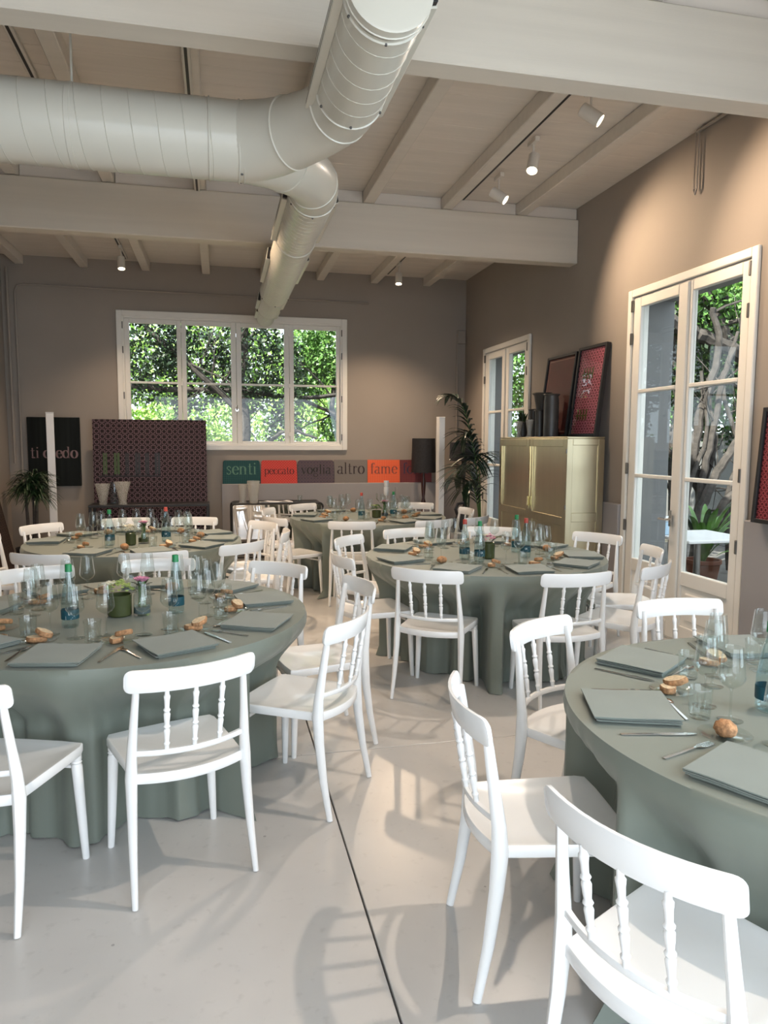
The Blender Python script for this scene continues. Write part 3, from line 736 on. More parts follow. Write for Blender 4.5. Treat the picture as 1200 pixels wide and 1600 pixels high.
for t, angs in SET.items():
    cx, cy, R = TAB[t]; tn = TNAME[t]; rnd = random.Random(hash(t) % 7 + len(angs)) if False else random.Random(sum(map(ord, t)))
    for ai, a in enumerate(angs):
        def at(da, r): return (cx + r * cos(rad(a + da)), cy + r * sin(rad(a + da)))
        w = where(a); place = '%s place of the %s' % (w, tn)
        face = rad(a + 180) - pi / 2          # local +y of an item points to the table's centre
        j = lambda s: rnd.uniform(-s, s)
        x, y = at(j(1), .705 + j(.015)); nr = face + j(.12)
        put('napkin', NAP[rnd.randrange(5)], (x, y, ZT0), nr, 'folded sage green napkin at the ' + place, 'napkin', 'folded napkins')
        x, y = at(-15, .70 + j(.01)); put('fork', FORK, (x, y, ZT0 + .001), face + j(.25), 'steel fork at the ' + place, 'fork', 'forks')
        x, y = at(15.5, .70); put('knife', KNIFE, (x, y, ZT0 + .001), face + j(.12), 'steel table knife at the ' + place, 'knife', 'knives')
        x, y = at(-1 + j(1), .551); put('spoon', SPOON, (x, y, ZT0 + .001), face + pi / 2 + j(.07), 'steel dessert spoon at the ' + place, 'spoon', 'spoons')
        px, py = at(-18.5 + j(.6), .53); put('bread_plate', PLATE, (px, py, ZT0), 0, 'small clear glass bread plate at the ' + place, 'plate', 'glass bread plates')
        k = rnd.randrange(3)
        if k == 0: put('bread_roll', ROLLS[rnd.randrange(3)], (px, py, ZT0 + .003), rnd.random() * 6, 'crusty brown bread roll at the ' + place, 'bread', 'bread on the glass plates')
        else:
            put('bread_slice', SLC[rnd.randrange(3)], (px - .014, py, ZT0 + .004), rnd.random() * 6, 'lower crusty bread slice at the ' + place, 'bread', 'bread on the glass plates')
            put('bread_slice', SLC[rnd.randrange(3)], (px + .016, py + .004, ZT0 + .027), rnd.random() * 6, 'leaning crusty bread slice at the ' + place, 'bread', 'bread on the glass plates', (j(.2), .28))
        x, y = at(-6 + j(.5), .445 + j(.006)); wine((x, y, ZT0), 'left stemmed wine glass at the ' + place, 'wine glasses')
        x, y = at(10 + j(.5), .42 + j(.006)); wine((x, y, ZT0), 'right stemmed wine glass at the ' + place, 'wine glasses')
        x, y = at(5.5 + j(.3), .505); put('tumbler', TUMB, (x, y, ZT0), 0, 'short clear water tumbler at the ' + place, 'glass', 'water tumblers')

# ---------------------------------------------------------------- lettering: stroke font with thick stems and thin hairlines
def E2(cx, cy, rx, ry, a0, a1, n=14): return [(cx + rx * cos(rad(a0 + (a1 - a0) * i / n)), cy + ry * sin(rad(a0 + (a1 - a0) * i / n))) for i in range(n + 1)]
def serif(x, y, w=.17): return ([(x - w, y), (x + w, y)], .045)
def st(x, a, b): return ([(x, a), (x, b)], .17)
LET = {
 'o': (.92, [(E2(.46, .5, .36, .5, 0, 360, 26), None)]),
 'c': (.80, [(E2(.46, .5, .36, .5, 50, 320), None), ([(.66, .78), (.70, .84)], .15)]),
 'e': (.82, [(E2(.44, .5, .34, .5, 8, 325, 20), None), ([(.12, .56), (.76, .56)], .05)]),
 's': (.72, [([(.56, .78), (.52, .9), (.40, .98), (.26, .97), (.15, .88), (.14, .74), (.24, .62), (.42, .5), (.54, .38), (.56, .22), (.47, .08), (.33, .02), (.18, .06), (.10, .2)], .11)]),
 'n': (1.08, [st(.24, 0, .98), (E2(.52, .66, .28, .32, 160, 10, 10) + [(.80, .4)], None), st(.80, 0, .68), serif(.24, .02), serif(.80, .02), ([(.08, .97), (.25, .97)], .05)]),
 'm': (1.60, [st(.24, 0, .98), (E2(.50, .66, .26, .32, 160, 10, 10), None), st(.76, 0, .70), (E2(1.02, .66, .26, .32, 160, 10, 10), None), st(1.28, 0, .70), serif(.24, .02), serif(.76, .02), serif(1.28, .02), ([(.08, .97), (.25, .97)], .05)]),
 't': (.62, [([(.28, 1.32), (.28, .2)], .15), (E2(.42, .16, .14, .15, 180, 330, 8), None), ([(.06, .96), (.54, .96)], .05)]),
 'i': (.52, [st(.26, 0, .98), serif(.26, .02), ([(.10, .97), (.26, .97)], .05), ([(.26, 1.26), (.26, 1.42)], .17)]),
 'l': (.52, [st(.26, 0, 1.48), serif(.26, .02), ([(.10, 1.47), (.26, 1.47)], .05)]),
 'p': (1.0, [st(.26, -.45, .98), (E2(.56, .5, .34, .49, -150, 150, 18), None), serif(.26, -.43), ([(.10, .97), (.26, .97)], .05)]),
 'd': (1.0, [st(.74, 0, 1.48), (E2(.42, .5, .34, .49, 30, 330, 18), None), ([(.58, 1.47), (.74, 1.47)], .05), ([(.74, .03), (.90, .03)], .05)]),
 'a': (.86, [([(.62, .70), (.62, .16), (.68, .04), (.80, .04)], .15), (E2(.40, .72, .23, .26, 0, 150, 10), None), (E2(.36, .26, .25, .25, 60, 330, 14), None)]),
 'v': (.92, [([(.16, .97), (.48, .02)], .16), ([(.78, .97), (.48, .02)], .05), serif(.16, .96, .14), serif(.78, .96, .13)]),
 'g': (.92, [(E2(.40, .66, .28, .32, 0, 360, 22), None), ([(.24, .36), (.16, .22), (.24, .12)], .07), (E2(.42, -.16, .34, .26, 0, 360, 22), .08), ([(.62, .86), (.74, .98), (.86, .94)], .09)]),
 'r': (.74, [st(.24, 0, .98), serif(.24, .02), (E2(.48, .64, .23, .33, 165, 60, 8), None), ([(.58, .82), (.62, .90)], .15), ([(.08, .97), (.25, .97)], .05)]),
 'f': (.60, [st(.26, 0, 1.22), (E2(.46, 1.20, .20, .27, 180, 40, 8), None), ([(.58, 1.28), (.60, 1.36)], .13), serif(.26, .02), ([(.06, .96), (.52, .96)], .05)]),
 ' ': (.45, []), 'L': (.8, [([(.2, 0), (.2, 1.4)], .2), ([(.1, .08), (.7, .08)], .16)]), 'A': (1.0, [([(.1, 0), (.45, 1.4)], .12), ([(.45, 1.4), (.85, 0)], .2), ([(.25, .45), (.7, .45)], .1)]),
}
def lettering(word, width, thick=.30, d=.0015, xh=None):
    """word centred on x = 0 with its baseline at z = 0, facing -y; returns G"""
    tot = sum(LET[c][0] for c in word); s = width / tot; sz = (xh / 1.0) if xh else s
    g = G(); x0 = -width / 2
    for c in word:
        for pts, w in LET[c][1]:
            P = [V((x0 + p[0] * s, 0, p[1] * sz)) for p in pts]; rings = []
            for i, p in enumerate(P):
                tg = (P[min(i + 1, len(P) - 1)] - P[max(i - 1, 0)]).normalized()
                nn = V((tg.z, 0, -tg.x)); wd_ = (w if w else .045 + (thick - .045) * abs(tg.z) ** 1.4) * s / 2
                rings.append([tuple(p + nn * wd_), tuple(p - nn * wd_), tuple(p - nn * wd_ + V((0, -d, 0))), tuple(p + nn * wd_ + V((0, -d, 0)))])
            g.loft(rings, True, True, True)
        x0 += LET[c][0] * s
    return g
# ---------------------------------------------------------------- water bottles
BBODY = G().lathe([(0, .004), (.018, .003), (.030, 0), (.036, .004), (.0375, .012), (.0375, .115), (.036, .135), (.030, .170), (.022, .205), (.0155, .232), (.0135, .246), (.0135, .262), (.0125, .262), (.0125, .244), (.0145, .230), (.021, .204), (.029, .169), (.035, .134), (.0362, .115), (.0362, .014), (.030, .006), (0, .010)], 28).mesh('body', MT['bottle'], 60)
g = G()
for k in range(14): g.lathe([(.0375 - max(0, k * .0085 + .10 - .115) * .12, .10 + k * .0045), (.0385 - max(0, k * .0085 + .10 - .115) * .12, .1012 + k * .0045), (.0375 - max(0, k * .0085 + .10 - .115) * .12, .1024 + k * .0045)], 24)
BRIB = g.mesh('rib', MT['bottle'], 60)
BCAP = lambda m: G().lathe([(0, .286), (.013, .286), (.0148, .283), (.0148, .262), (.0155, .260), (.0155, .252), (.0135, .252)], 20).mesh('cap', MT[m], 40)
CAPG, CAPR = BCAP('greencap'), BCAP('redcap')
BLAB = G().lathe([(.0380, .040), (.0383, .041), (.0383, .081), (.0380, .082)], 28).mesh('label', MT['teal'], 60)
lg = lettering('LA', .016, d=.0004)
for k in range(3): lg.box(-.02, -.0004, -.008 - k * .006, .016 - k * .006, 0, -.0055 - k * .006)
def wrapc(g, r, z0):
    for i, (x, y, z) in enumerate(g.v):
        a = x / r - pi / 2; rr = r - y; g.v[i] = (rr * cos(a), rr * sin(a), z + z0)
    return g
BTXT = wrapc(lg, .0384, .062).mesh('print', MT['paper'], None)
def bottle(x, y, cap, rz, lab, h=1.0):
    t = thing('water_bottle', lab, 'bottle', (x, y, ZT0), rz, 'water bottles on the tables'); t.scale = (1, 1, h)
    obj('body', BBODY, t); obj('rib', BRIB, t); obj('cap', CAPG if cap == 'g' else CAPR, t)
    l = obj('label', BLAB, t); obj('print', BTXT, l)
bottle(-.663, 3.40, 'g', .2, 'clear water bottle with green cap left of the flowers, near left table')
bottle(-.214, 3.58, 'g', -.1, 'clear water bottle with green cap right of the flowers, near left table')
bottle(1.665, 1.86, 'g', -.5, 'clear water bottle with green cap and teal label on the near right table')
bottle(1.77, 4.71, 'g', .1, 'green-capped water bottle just left of the flower jar, middle table')
bottle(1.705, 4.84, 'r', .4, 'red-capped water bottle left of the flower jar, middle table')
bottle(2.20, 5.07, 'g', .1, 'green-capped water bottle right of the flower jar, middle table')
bottle(2.17, 4.83, 'r', -.3, 'red-capped water bottle right of the flower jar, middle table')
bottle(-.861, 6.05, 'g', 0, 'water bottle with green cap left of the flowers, far left table')
bottle(-.438, 6.196, 'r', 0, 'water bottle with pale cap right of the flowers, far left table')
bottle(1.50, 7.62, 'r', 0, 'clear water bottle left of the plant on the rear table')
bottle(1.88, 7.72, 'g', 0, 'clear water bottle with teal label right of the plant, rear table')

# ---------------------------------------------------------------- flowers
def floret(g, c, n, r, petal=.5, rnd=random, tilt=0.9):
    """open flower of n pointed petals around c"""
    for k in range(n):
        a = 2 * pi * k / n + rnd.random() * .4; d = V((cos(a), sin(a), tilt + rnd.uniform(-.2, .2))).normalized()
        s = V((-sin(a), cos(a), 0)); c0 = V(c); m = c0 + d * r * .6; e = c0 + d * r + V((0, 0, -r * .15)); w = r * petal * .5
        up = s.cross(d) * .0015
        g._a([c0, m - s * w, e, m + s * w, c0 + up, m - s * w + up, e + up, m + s * w + up], [(0, 1, 2, 3), (4, 7, 6, 5), (0, 4, 5, 1), (1, 5, 6, 2), (2, 6, 7, 3), (3, 7, 4, 0)])
def blade(g, base, tip, w, sag=0.0, n=6, fold=.25):
    b, e = V(base), V(tip); d = e - b; side = d.cross(V((0, 0, 1)))
    if side.length < 1e-4: side = V((1, 0, 0))
    side.normalize(); rings = []
    for i in range(n + 1):
        q = i / n; p = b + d * q + V((0, 0, sag * 4 * q * (1 - q)))
        ww = w * (sin(pi * min(.97, .12 + .85 * q)) ** .8) / 2
        up = V((0, 0, ww * fold + .001))
        rings.append([tuple(p - side * ww + up), tuple(p), tuple(p + side * ww + up)])
    g.loft(rings, False)
R5 = random.Random(5)
def pot_flowers(x, y, z, lab, r=.056, h=.105, cols=('petal_green', 'petal_white'), m='greenjar', n=60, square=False):
    t = thing('flower_pot', lab, 'flower pot', (x, y, z))
    part('pot', G().lathe([(0, .001), (r - .006, .001), (r, .008), (r + .001, h - .003), (r - .002, h), (r - .006, h - .002), (r - .007, h - .02), (0, h - .02)], 32), m, t)
    f = G()
    for k in range(n):
        a = R5.random() * 6.3; q = sqrt(R5.random()) * r * 1.15; zz = h + .012 + .045 * (1 - (q / r / 1.2) ** 2) + R5.uniform(-.008, .01)
        floret(f, (q * cos(a), q * sin(a), zz), 4, .013, .8, R5)
    part('floret_mass', f, cols[0], t, kind='stuff', ang=None)
    for k in range(4):
        a = R5.random() * 6.3; f = G(); floret(f, (-.03 + .02 * cos(a), .02 * sin(a), h + .05), 6, .03, .5, R5, .5); part('blossom', f, cols[1], t, ang=None)
    return t
def vase_flowers(x, y, z, lab, col='petal_pink', base='bluejar', r=.042, h=.125):
    t = thing('bud_vase', lab, 'vase', (x, y, z))
    part('vase', G().lathe([(0, .001), (r - .006, .001), (r, .01), (r, .09), (r - .006, .105), (r - .016, .115), (r - .015, h), (r - .0175, h), (r - .019, .115), (r - .009, .104), (r - .003, .09), (r - .003, .014), (0, .012)], 28), 'glass', t)
    part('base', G().lathe([(0, .013), (r - .0035, .013), (r - .0035, .045), (0, .045)], 24), base, t)
    s = G()
    for k in range(9):
        a = k * .7; s.tube([(.02 * cos(a), .02 * sin(a), .02), (.012 * cos(a + .6), .012 * sin(a + .6), .09), (.014 * cos(a + 1), .014 * sin(a + 1), .165)], .0032, 5)
    part('stem', s, 'stem', t)
    lv = G()
    for k in range(7):
        a = k * .9; blade(lv, (0, 0, .12), (.05 * cos(a), .05 * sin(a), .155 + .01 * (k % 3)), .018, .01)
    part('leaf', lv, 'leaf_dark', t, ang=None)
    for k in range(4):
        f = G(); a = k * 1.7; floret(f, (.016 * cos(a), .016 * sin(a), .165), 7, .034, .6, R5, 1.1); part('blossom', f, col, t, ang=None)
    return t
pot_flowers(-.475, 3.575, ZT0, 'dark green pot of lime hydrangea and white lily, near left table')
vase_flowers(-.372, 3.565, ZT0, 'clear bud vase with pink blossom, near left table')
t = pot_flowers(1.885, 4.83, ZT0, 'dark green glass jar of pink and cream flowers, middle table', .043, .115, ('petal_pink', 'petal_white'), n=26)
f = G(); blade(f, (.02, 0, .12), (.13, .01, .165), .03, .01); part('leaf', f, 'leaf_dark', t, ang=None)
pot_flowers(-.70, 6.03, ZT0, 'dark jar of cream flowers on the far left table', .04, .10, ('petal_white', 'petal_white'), n=30)
vase_flowers(-.61, 6.11, ZT0, 'round vase with pink blossom on the far left table', 'petal_pink', 'greenjar', .045)
pot_flowers(1.69, 7.73, ZT0, 'leafy green table plant in a glass jar, rear table', .05, .08, ('stem', 'petal_green'), n=50)
vase_flowers(1.80, 7.80, ZT0, 'small vase with pink blossom beside the plant, rear table')
# candle holder with three cups on the rear table
t = thing('candelabrum', 'silver candle holder with three white cups on the rear table', 'candle holder', (1.85, 7.945, ZT0))
part('foot', G().lathe([(0, 0), (.06, 0), (.062, .006), (.02, .014), (.008, .03), (.008, .20), (.0, .202)], 20), 'steel', t)
for dx, zz in ((-.11, .25), (.0, .22), (.11, .32)):
    part('arm', G().tube([(0, 0, .15), (dx * .6, 0, .15), (dx, 0, .19), (dx, 0, zz)], .006, 8), 'steel', t)
    part('candle_cup', G().lathe([(0, zz), (.014, zz), (.026, zz + .014), (.030, zz + .075), (.027, zz + .075), (.024, zz + .016), (0, zz + .012)], 18), 'columnwhite', t)

# ---------------------------------------------------------------- word panels on the grey ledge
PAL = [('senti', (.012, .055, .06), (.03, .11, .10), (.10, .22, .15), 'lines', 'teal'), ('peccato', (.55, .035, .03), (.62, .14, .10), (.11, .008, .006), 'diag', 'red'),
       ('voglia', (.075, .055, .075), (.13, .09, .09), (.014, .012, .008), 'ring', 'mauve'), ('altro', (.20, .175, .155), (.20, .175, .155), (.035, .02, .02), 'lines', 'taupe grey'),
       ('fame', (.78, .11, .04), (.80, .22, .10), (.22, .06, .04), 'lines', 'orange'), ('forse', (.14, .035, .04), (.22, .05, .05), (.035, .02, .045), 'lines', 'maroon')]
XS = [(.055, .555), (.578, 1.07), (1.09, 1.60), (1.61, 2.09), (2.095, 2.575), (2.58, 3.06)]
for i, ((w, c0, c1, cl, md, cn), (xa, xb)) in enumerate(zip(PAL, XS)):
    h = .325 if i < 3 else .33
    t = thing('word_panel', '%s panel on the ledge with the word %s' % (cn, w), 'panel', ((xa + xb) / 2, YB - .030, 1.009)); t.rotation_euler.x = rad(-2.5)
    m = ringmat('print_' + w, c0, c1, .045 if md == 'ring' else .026, lw=.07, mode=md)
    hw = (xb - xa) / 2; rr = .03 if i < 3 else .002; ol = []
    for cx, cz, a0 in ((hw - rr, h - rr, 0), (-hw + rr, h - rr, 90)): ol += E2(cx, cz, rr, rr, a0, a0 + 90, 5)
    ol += [(-hw - (.01 if i < 3 else 0), .0), (hw + (.01 if i < 3 else 0), .0)]
    part('board', G().prism(ol, .012, MX.Translation((0, -.012, 0))), m, t, ang=None)
    g = lettering(w, (xb - xa) * (.84 if w != 'peccato' else .86), .22); o = part('lettering', g, mat('ink_' + w, cl, .6), t, ang=None); o.location = (.0, -.0125, .13)

# ---------------------------------------------------------------- pictures and panels
t = thing('black_sign_panel', 'tall black panel with the pale words ti credo on the back wall', 'panel', (-2.10, YB - .035, 1.0))
part('board', G().box(-.318, -.03, 0, .318, .03, .90, .004), mat('black_green_print', (.008, .010, .009), .6, spec=.15, var=.4, scale=3, stretch=(6, 1, .3)), t, ang=None)
o = part('lettering', lettering('ti credo', .58, .28), mat('pale_pink_ink', (.21, .135, .135), .6), t, ang=None); o.location = (.0, -.0305, .37)
t = thing('patterned_panel', 'large dark plum panel printed with rings and squares leaning at the back', 'panel', (-.88, 9.93, 0)); t.rotation_euler.x = rad(-3)
part('board', G().box(-.72, 0, .0, .72, .035, 1.88, .004), ringmat('plum_ring_print', (.012, .005, .007), (.16, .10, .115), .0704, lw=.06, r=.38), t, ang=None)
gl = mat('green_print', (.05, .085, .03), .6)
for x, w, n in ((-.575, .022, 2), (-.43, .03, 2), (-.30, .02, 2), (-.17, .03, 2), (-.05, .022, 2), (.08, .03, 2)):
    g = G()
    for k in range(n): g.box(x - w + k * w * 1.3, -.003, 1.16, x - w + k * w * 1.3 + w, -.001, 1.44)
    part('printed_letter', g, gl if x < -.3 else 'black', t, ang=None)
part('printed_line', G().box(-.66, -.003, 1.13, .12, -.001, 1.145), 'black', t, ang=None)
t = thing('console_shelf', 'low black console standing in front of the patterned panel', 'console', (-.86, 9.66, 0))
part('top', G().box(-.73, -.20, .765, .73, .17, .80, .004), 'black', t, ang=None)
for sx in (-.71, .71):
    for sy in (-.18, .15): part('leg', G().box(sx - .018, sy - .018, 0, sx + .018, sy + .018, .765, .003), 'black', t, ang=None)
part('lower_shelf', G().box(-.70, -.18, .22, .70, .15, .245, .004), 'black', t, ang=None)
def glassvase(x, y, z, prof, lab, m='lightvase', n=20):
    t = thing('glass_vase', lab, 'vase', (x, y, z)); h = prof[-1][1]
    inner = [(max(r - .004, .001), zz + (.012 if i == 0 else 0)) for i, (r, zz) in enumerate(prof)][::-1]
    part('body', G().lathe([(0, 0)] + prof + inner + [(0, .014)], n), m, t)
    part('foot', G().lathe([(0, .0), (prof[0][0] + .008, 0), (prof[0][0] + .008, .008), (prof[0][0] - .002, .012)], n), m, t)
glassvase(-1.43, 9.58, .80, [(.045, 0), (.05, .05), (.07, .14), (.095, .26)], 'left flared glass vase on the black console')
glassvase(-1.30, 9.66, .80, [(.06, 0), (.062, .1), (.06, .2), (.055, .275)], 'tall greenish glass vase in the middle on the black console', 'bottle')
glassvase(-1.19, 9.54, .80, [(.05, 0), (.05, .05), (.065, .14), (.105, .285)], 'right flared crystal vase on the black console')
# leaning dark panel at the left wall
t = thing('leaning_panel', 'dark patterned panel leaning against the left wall', 'panel', (XL + .40, 8.15, 0)); t.rotation_euler.y = rad(-12)
part('board', G().box(-.03, -.8, .01, .01, .8, 1.42, .004), ringmat('brown_ring_print', (.022, .012, .010), (.06, .04, .03), .08, axes=(1, 2)), t, ang=None)
# framed pictures on the brass cabinet and at the right edge
def framed(x, y0, y1, z, h, lean, lab, m, border=None):
    t = thing('framed_picture', lab, 'picture', (x, (y0 + y1) / 2, z)); t.rotation_euler.y = rad(lean); w = (y1 - y0) / 2
    part('frame', frame_yz(G(), -w, w, 0, h, .028, -.022, .022, .003), 'black', t, ang=None)
    part('print', G().box(-.004, -w + .026, .026, .010, w - .026, h - .026), m, t, ang=None)
    if border == 'LETTERS':
        for q, (ya, yb, za) in enumerate(((-.19, .06, .56), (.02, .06, .40), (-.17, .06, .16))):
            g = G(); yy = ya + .14
            while yy < yb + .10: g.box(-.006, yy, za, -.0045, yy + .022, za + .11); g.box(-.006, yy + .02, za + .04, -.0045, yy + .05, za + .055); yy += .055
            part('printed_word', g, MT['olive'], t, ang=None)
    elif border: part('mount_line', frame_yz(G(), -w + .045, w - .045, .05, h - .045, .012, -.006, -.003, 0), border, t, ang=None)
    part('glazing', G().box(-.010, -w + .026, .026, -.008, w - .026, h - .026), 'pane', t, ang=None)
CZ = 1.656
framed(3.43, 6.70, 7.36, CZ, .86, 7.0, 'framed deep red print on the brass cabinet, behind the dark vases', mat('deep_red_print', (.17, .022, .018), .5, var=.12), mat('pale_red_line', (.50, .22, .18), .6))
framed(3.44, 6.13, 6.665, CZ, .88, 6.5, 'framed pink and red lettered print, nearest on the brass cabinet', None or ringmat('pink_letter_print', (.12, .010, .02), (.62, .17, .24), .052, axes=(1, 2), lw=.13, r=.34), 'LETTERS')
framed(3.47, 3.42, 4.10, 1.077, .76, 4.0, 'dark framed red print on the grey ledge at the right edge', ringmat('red_letter_print', (.10, .010, .015), (.42, .08, .10), .036, axes=(1, 2), lw=.1, r=.36))

# ---------------------------------------------------------------- brass cabinet
t = thing('brass_cabinet', 'tall brushed brass cabinet with panelled doors against the right wall', 'cabinet', (3.33, 6.92, 0))
X0, X1, Y0, Y1 = 3.13, 3.54, 6.105, 7.74
X1 = 3.515
wpart('carcass', G().box(X0 + .022, Y0 + .015, .05, X1, Y1, CZ - .012, .003), 'brass', t, ang=None)
wpart('top', G().box(X0, Y0, CZ - .014, X1, Y1 + .005, CZ - .001, .002), 'brass', t, ang=None)
wpart('plinth', G().box(X0 + .04, Y0 + .03, 0, X1, Y1 - .02, .06, .002), 'black', t, ang=None)
for a, b, nm in ((Y0 + .003, (Y0 + Y1) / 2 - .004, 'a'), ((Y0 + Y1) / 2 + .004, Y1 - .003, 'b')):
    dr = wpart('door', frame_yz(G(), a, b, .075, CZ - .02, .075, X0, X0 + .022, .003).box(X0, a + .07, .82, X0 + .022, b - .07, .90, .003), 'brass', t, ang=None)
    o = part('panel', G().box(X0 + .012, a + .07, .14, X0 + .02, b - .07, CZ - .09), 'brass', dr, ang=None); o.location = (-3.33, -6.92, 0)
    o = part('edge_strip', G().box(X0 - .004, b - .074, .92, X0 + .006, b - .062, CZ - .095), 'brass_bright', dr, ang=None); o.location = (-3.33, -6.92, 0)
    if nm == 'a':
        o = part('edge_strip', G().box(X0 - .005, b - .02, .92, X0 + .006, b + .004, CZ - .095), 'brass_bright', dr, ang=None); o.location = (-3.33, -6.92, 0)
        o = part('handle', G().box(X0 - .03, b - .03, .95, X0 - .002, b - .012, 1.05, .003), 'brass_bright', dr, ang=None); o.location = (-3.33, -6.92, 0)
def frame_x(g, x0, x1, z0, z1, t_, y0, y1): return frame_xz(g, x0, x1, z0, z1, t_, y0, y1, .003)
sp_ = wpart('side_panel', frame_x(G(), X0 + .002, X1, .075, CZ - .02, .06, Y0, Y0 + .018).box(X0 + .06, Y0, .86, X1 - .06, Y0 + .018, .945, .003), 'brass', t, ang=None)
for za, zb in ((.13, .862), (.943, CZ - .078)):
    o = part('panel', G().box(X0 + .058, Y0 + .012, za, X1 - .058, Y0 + .016, zb).box(X1 - .066, Y0 + .002, za + .01, X1 - .060, Y0 + .012, zb - .01), 'brass', sp_, ang=None); o.location = (-3.33, -6.92, 0)
for zz in (1.52, 1.0, .3): wpart('hinge', G().tube([(X0 - .003, Y0 + .002, zz - .02), (X0 - .003, Y0 + .002, zz + .02)], .006, 8), 'dark_steel', t)
def darkvase(x, y, prof, lab, m='darkvase'):
    t = thing('tall_vase', lab, 'vase', (x, y, CZ)); inner = [(max(r - .006, .002), zz + (.02 if i == 0 else 0)) for i, (r, zz) in enumerate(prof)][::-1]
    part('body', G().lathe([(0, 0)] + prof + inner + [(0, .02)], 24), m, t)
    part('rim', G().lathe([(prof[-1][0] + .002, prof[-1][1] - .012), (prof[-1][0] + .007, prof[-1][1] - .004), (prof[-1][0] + .004, prof[-1][1] + .003), (prof[-1][0] - .006, prof[-1][1])], 24), m, t)
darkvase(3.30, 7.02, [(.052, 0), (.050, .20), (.060, .30), (.082, .42), (.098, .455)], 'tallest dark bronze vase with flared lip on the brass cabinet')
darkvase(3.27, 6.74, [(.075, 0), (.075, .36), (.07, .40), (.078, .425)], 'wide dark cylinder vase nearest the pictures on the cabinet')
darkvase(3.22, 6.90, [(.045, 0), (.045, .26), (.05, .275)], 'slim dark vase between the two tallest on the cabinet')
darkvase(3.30, 7.22, [(.05, 0), (.05, .26), (.052, .295)], 'dark square-shouldered vase left of the flared vase, cabinet')
darkvase(3.24, 7.36, [(.055, 0), (.06, .14), (.055, .165)], 'short dark vase at the left end of the cabinet')
darkvase(3.34, 7.46, [(.045, 0), (.05, .09), (.048, .11)], 'shortest dark vase at the far end of the cabinet')
glassvase(3.165, 7.29, CZ, [(.03, 0), (.018, .04), (.03, .1), (.045, .17)], 'small pale glass goblet vase at the left front of the cabinet')
glassvase(3.165, 7.02, CZ, [(.03, 0), (.02, .05), (.035, .13), (.042, .18)], 'small frosted goblet vase before the flared dark vase')

# ---------------------------------------------------------------- white columns, floor lamps, tub
for x, y, lab in ((-2.04, 9.70, 'slim white square column left of the patterned panel'), (3.03, 9.68, 'slim white square column between the two black lamps')):
    t = thing('white_column', lab, 'column', (x, y, 0), rad(12))
    part('shaft', G().box(-.045, -.045, .02, .045, .045, 1.935, .004), 'columnwhite', t, ang=None); part('foot', G().box(-.11, -.11, 0, .11, .11, .02, .004), 'columnwhite', t, ang=None)
    part('cap', G().box(-.047, -.047, 1.936, .047, .047, 1.948, .002), 'columnwhite', t, ang=None)
t = thing('floor_lamp', 'floor lamp with tall black drum shade and turned mahogany pole', 'lamp', (2.865, 9.95, 0))
part('base', G().lathe([(0, 0), (.15, 0), (.15, .02), (.05, .045), (.03, .08), (0, .08)], 28), 'mahogany', t)
part('pole', G().lathe([(.022, .06), (.03, .2), (.02, .26), (.034, .34), (.02, .42), (.026, .62), (.036, .74), (.02, .80), (.03, .92), (.034, 1.02), (.018, 1.10), (.02, 1.24), (0, 1.24)], 18), 'mahogany', t)
part('shade', G().lathe([(.172, 1.165), (.178, 1.165), (.165, 1.65), (.159, 1.65), (.172, 1.17)], 36), 'blackcloth', t); part('socket', G().lathe([(0, 1.24), (.02, 1.24), (.02, 1.34), (0, 1.34)], 12), 'bolt', t)
part('bulb', G().ball((0, 0, 1.38), .035, 12, 8), 'columnwhite', t)
t = thing('floor_lamp', 'floor lamp with wide black drum shade on a tapered dark pole', 'lamp', (3.24, 9.28, 0))
part('base', G().lathe([(0, 0), (.13, 0), (.13, .018), (.03, .03), (0, .03)], 28), 'black', t)
part('pole', G().lathe([(.010, .03), (.010, .9), (.014, .95), (.036, 1.36), (0, 1.36)], 14), 'black', t)
part('shade', G().lathe([(.193, 1.35), (.198, 1.35), (.193, 1.595), (.188, 1.595), (.192, 1.352)], 36), 'blackcloth', t)
part('finial', G().lathe([(0, 1.36), (.006, 1.36), (.006, 1.59), (.024, 1.61), (.02, 1.64), (0, 1.65)], 14), 'columnwhite', t)
t = thing('ash_tub', 'pale grey tub on the floor right of the rear table', 'tub', (3.10, 8.95, 0))
part('body', G().lathe([(0, 0), (.10, 0), (.12, .01), (.14, .42), (.132, .42), (.115, .02), (0, .02)], 24), 'greybin', t)
t = thing('black_ornament', 'black ornament with a looped top on the grey tub', 'ornament', (3.10, 8.95, .421))
g = G().lathe([(0, 0), (.09, 0), (.11, .08), (.09, .18), (.06, .24), (0, .26)], 18); part('body', g, 'black', t)
part('loop', G().tube([(-.05, 0, .22), (-.08, 0, .30), (-.05, 0, .37), (.02, 0, .385), (.07, 0, .33), (.05, 0, .22)], .022, 8), 'black', t)

# ---------------------------------------------------------------- mirrored console on the back wall
t = thing('mirror_console', 'black steel console with a mirror back below the word panels', 'console', (.76, 9.82, 0))
def loop(y, x0, x1, z1, r=.05, rad_=.013):
    p = [(x0, y, 0.0), (x0, y, z1 - .002)] if r == 0 else [(x0, y, 0)] + [(x0 + r - r * cos(a), y, z1 - r + r * sin(a)) for a in [rad(k) for k in range(0, 91, 18)]]
    p += [(x1 - r + r * sin(a), y, z1 - r + r * cos(a)) for a in [rad(k) for k in range(0, 91, 18)]] + [(x1, y, 0)]
    return G().tube(p, rad_, 8, up=(0, 1, 0))
for y in (-.20, .19): part('frame_loop', loop(y, -.61, .60, .775), 'black', t)
part('mirror', G().box(-.59, -.175, .30, .58, -.168, .755), 'mirror', t, ang=None)
part('top', G().box(-.60, -.19, .762, .58, .18, .778, .002), 'black', t, ang=None)
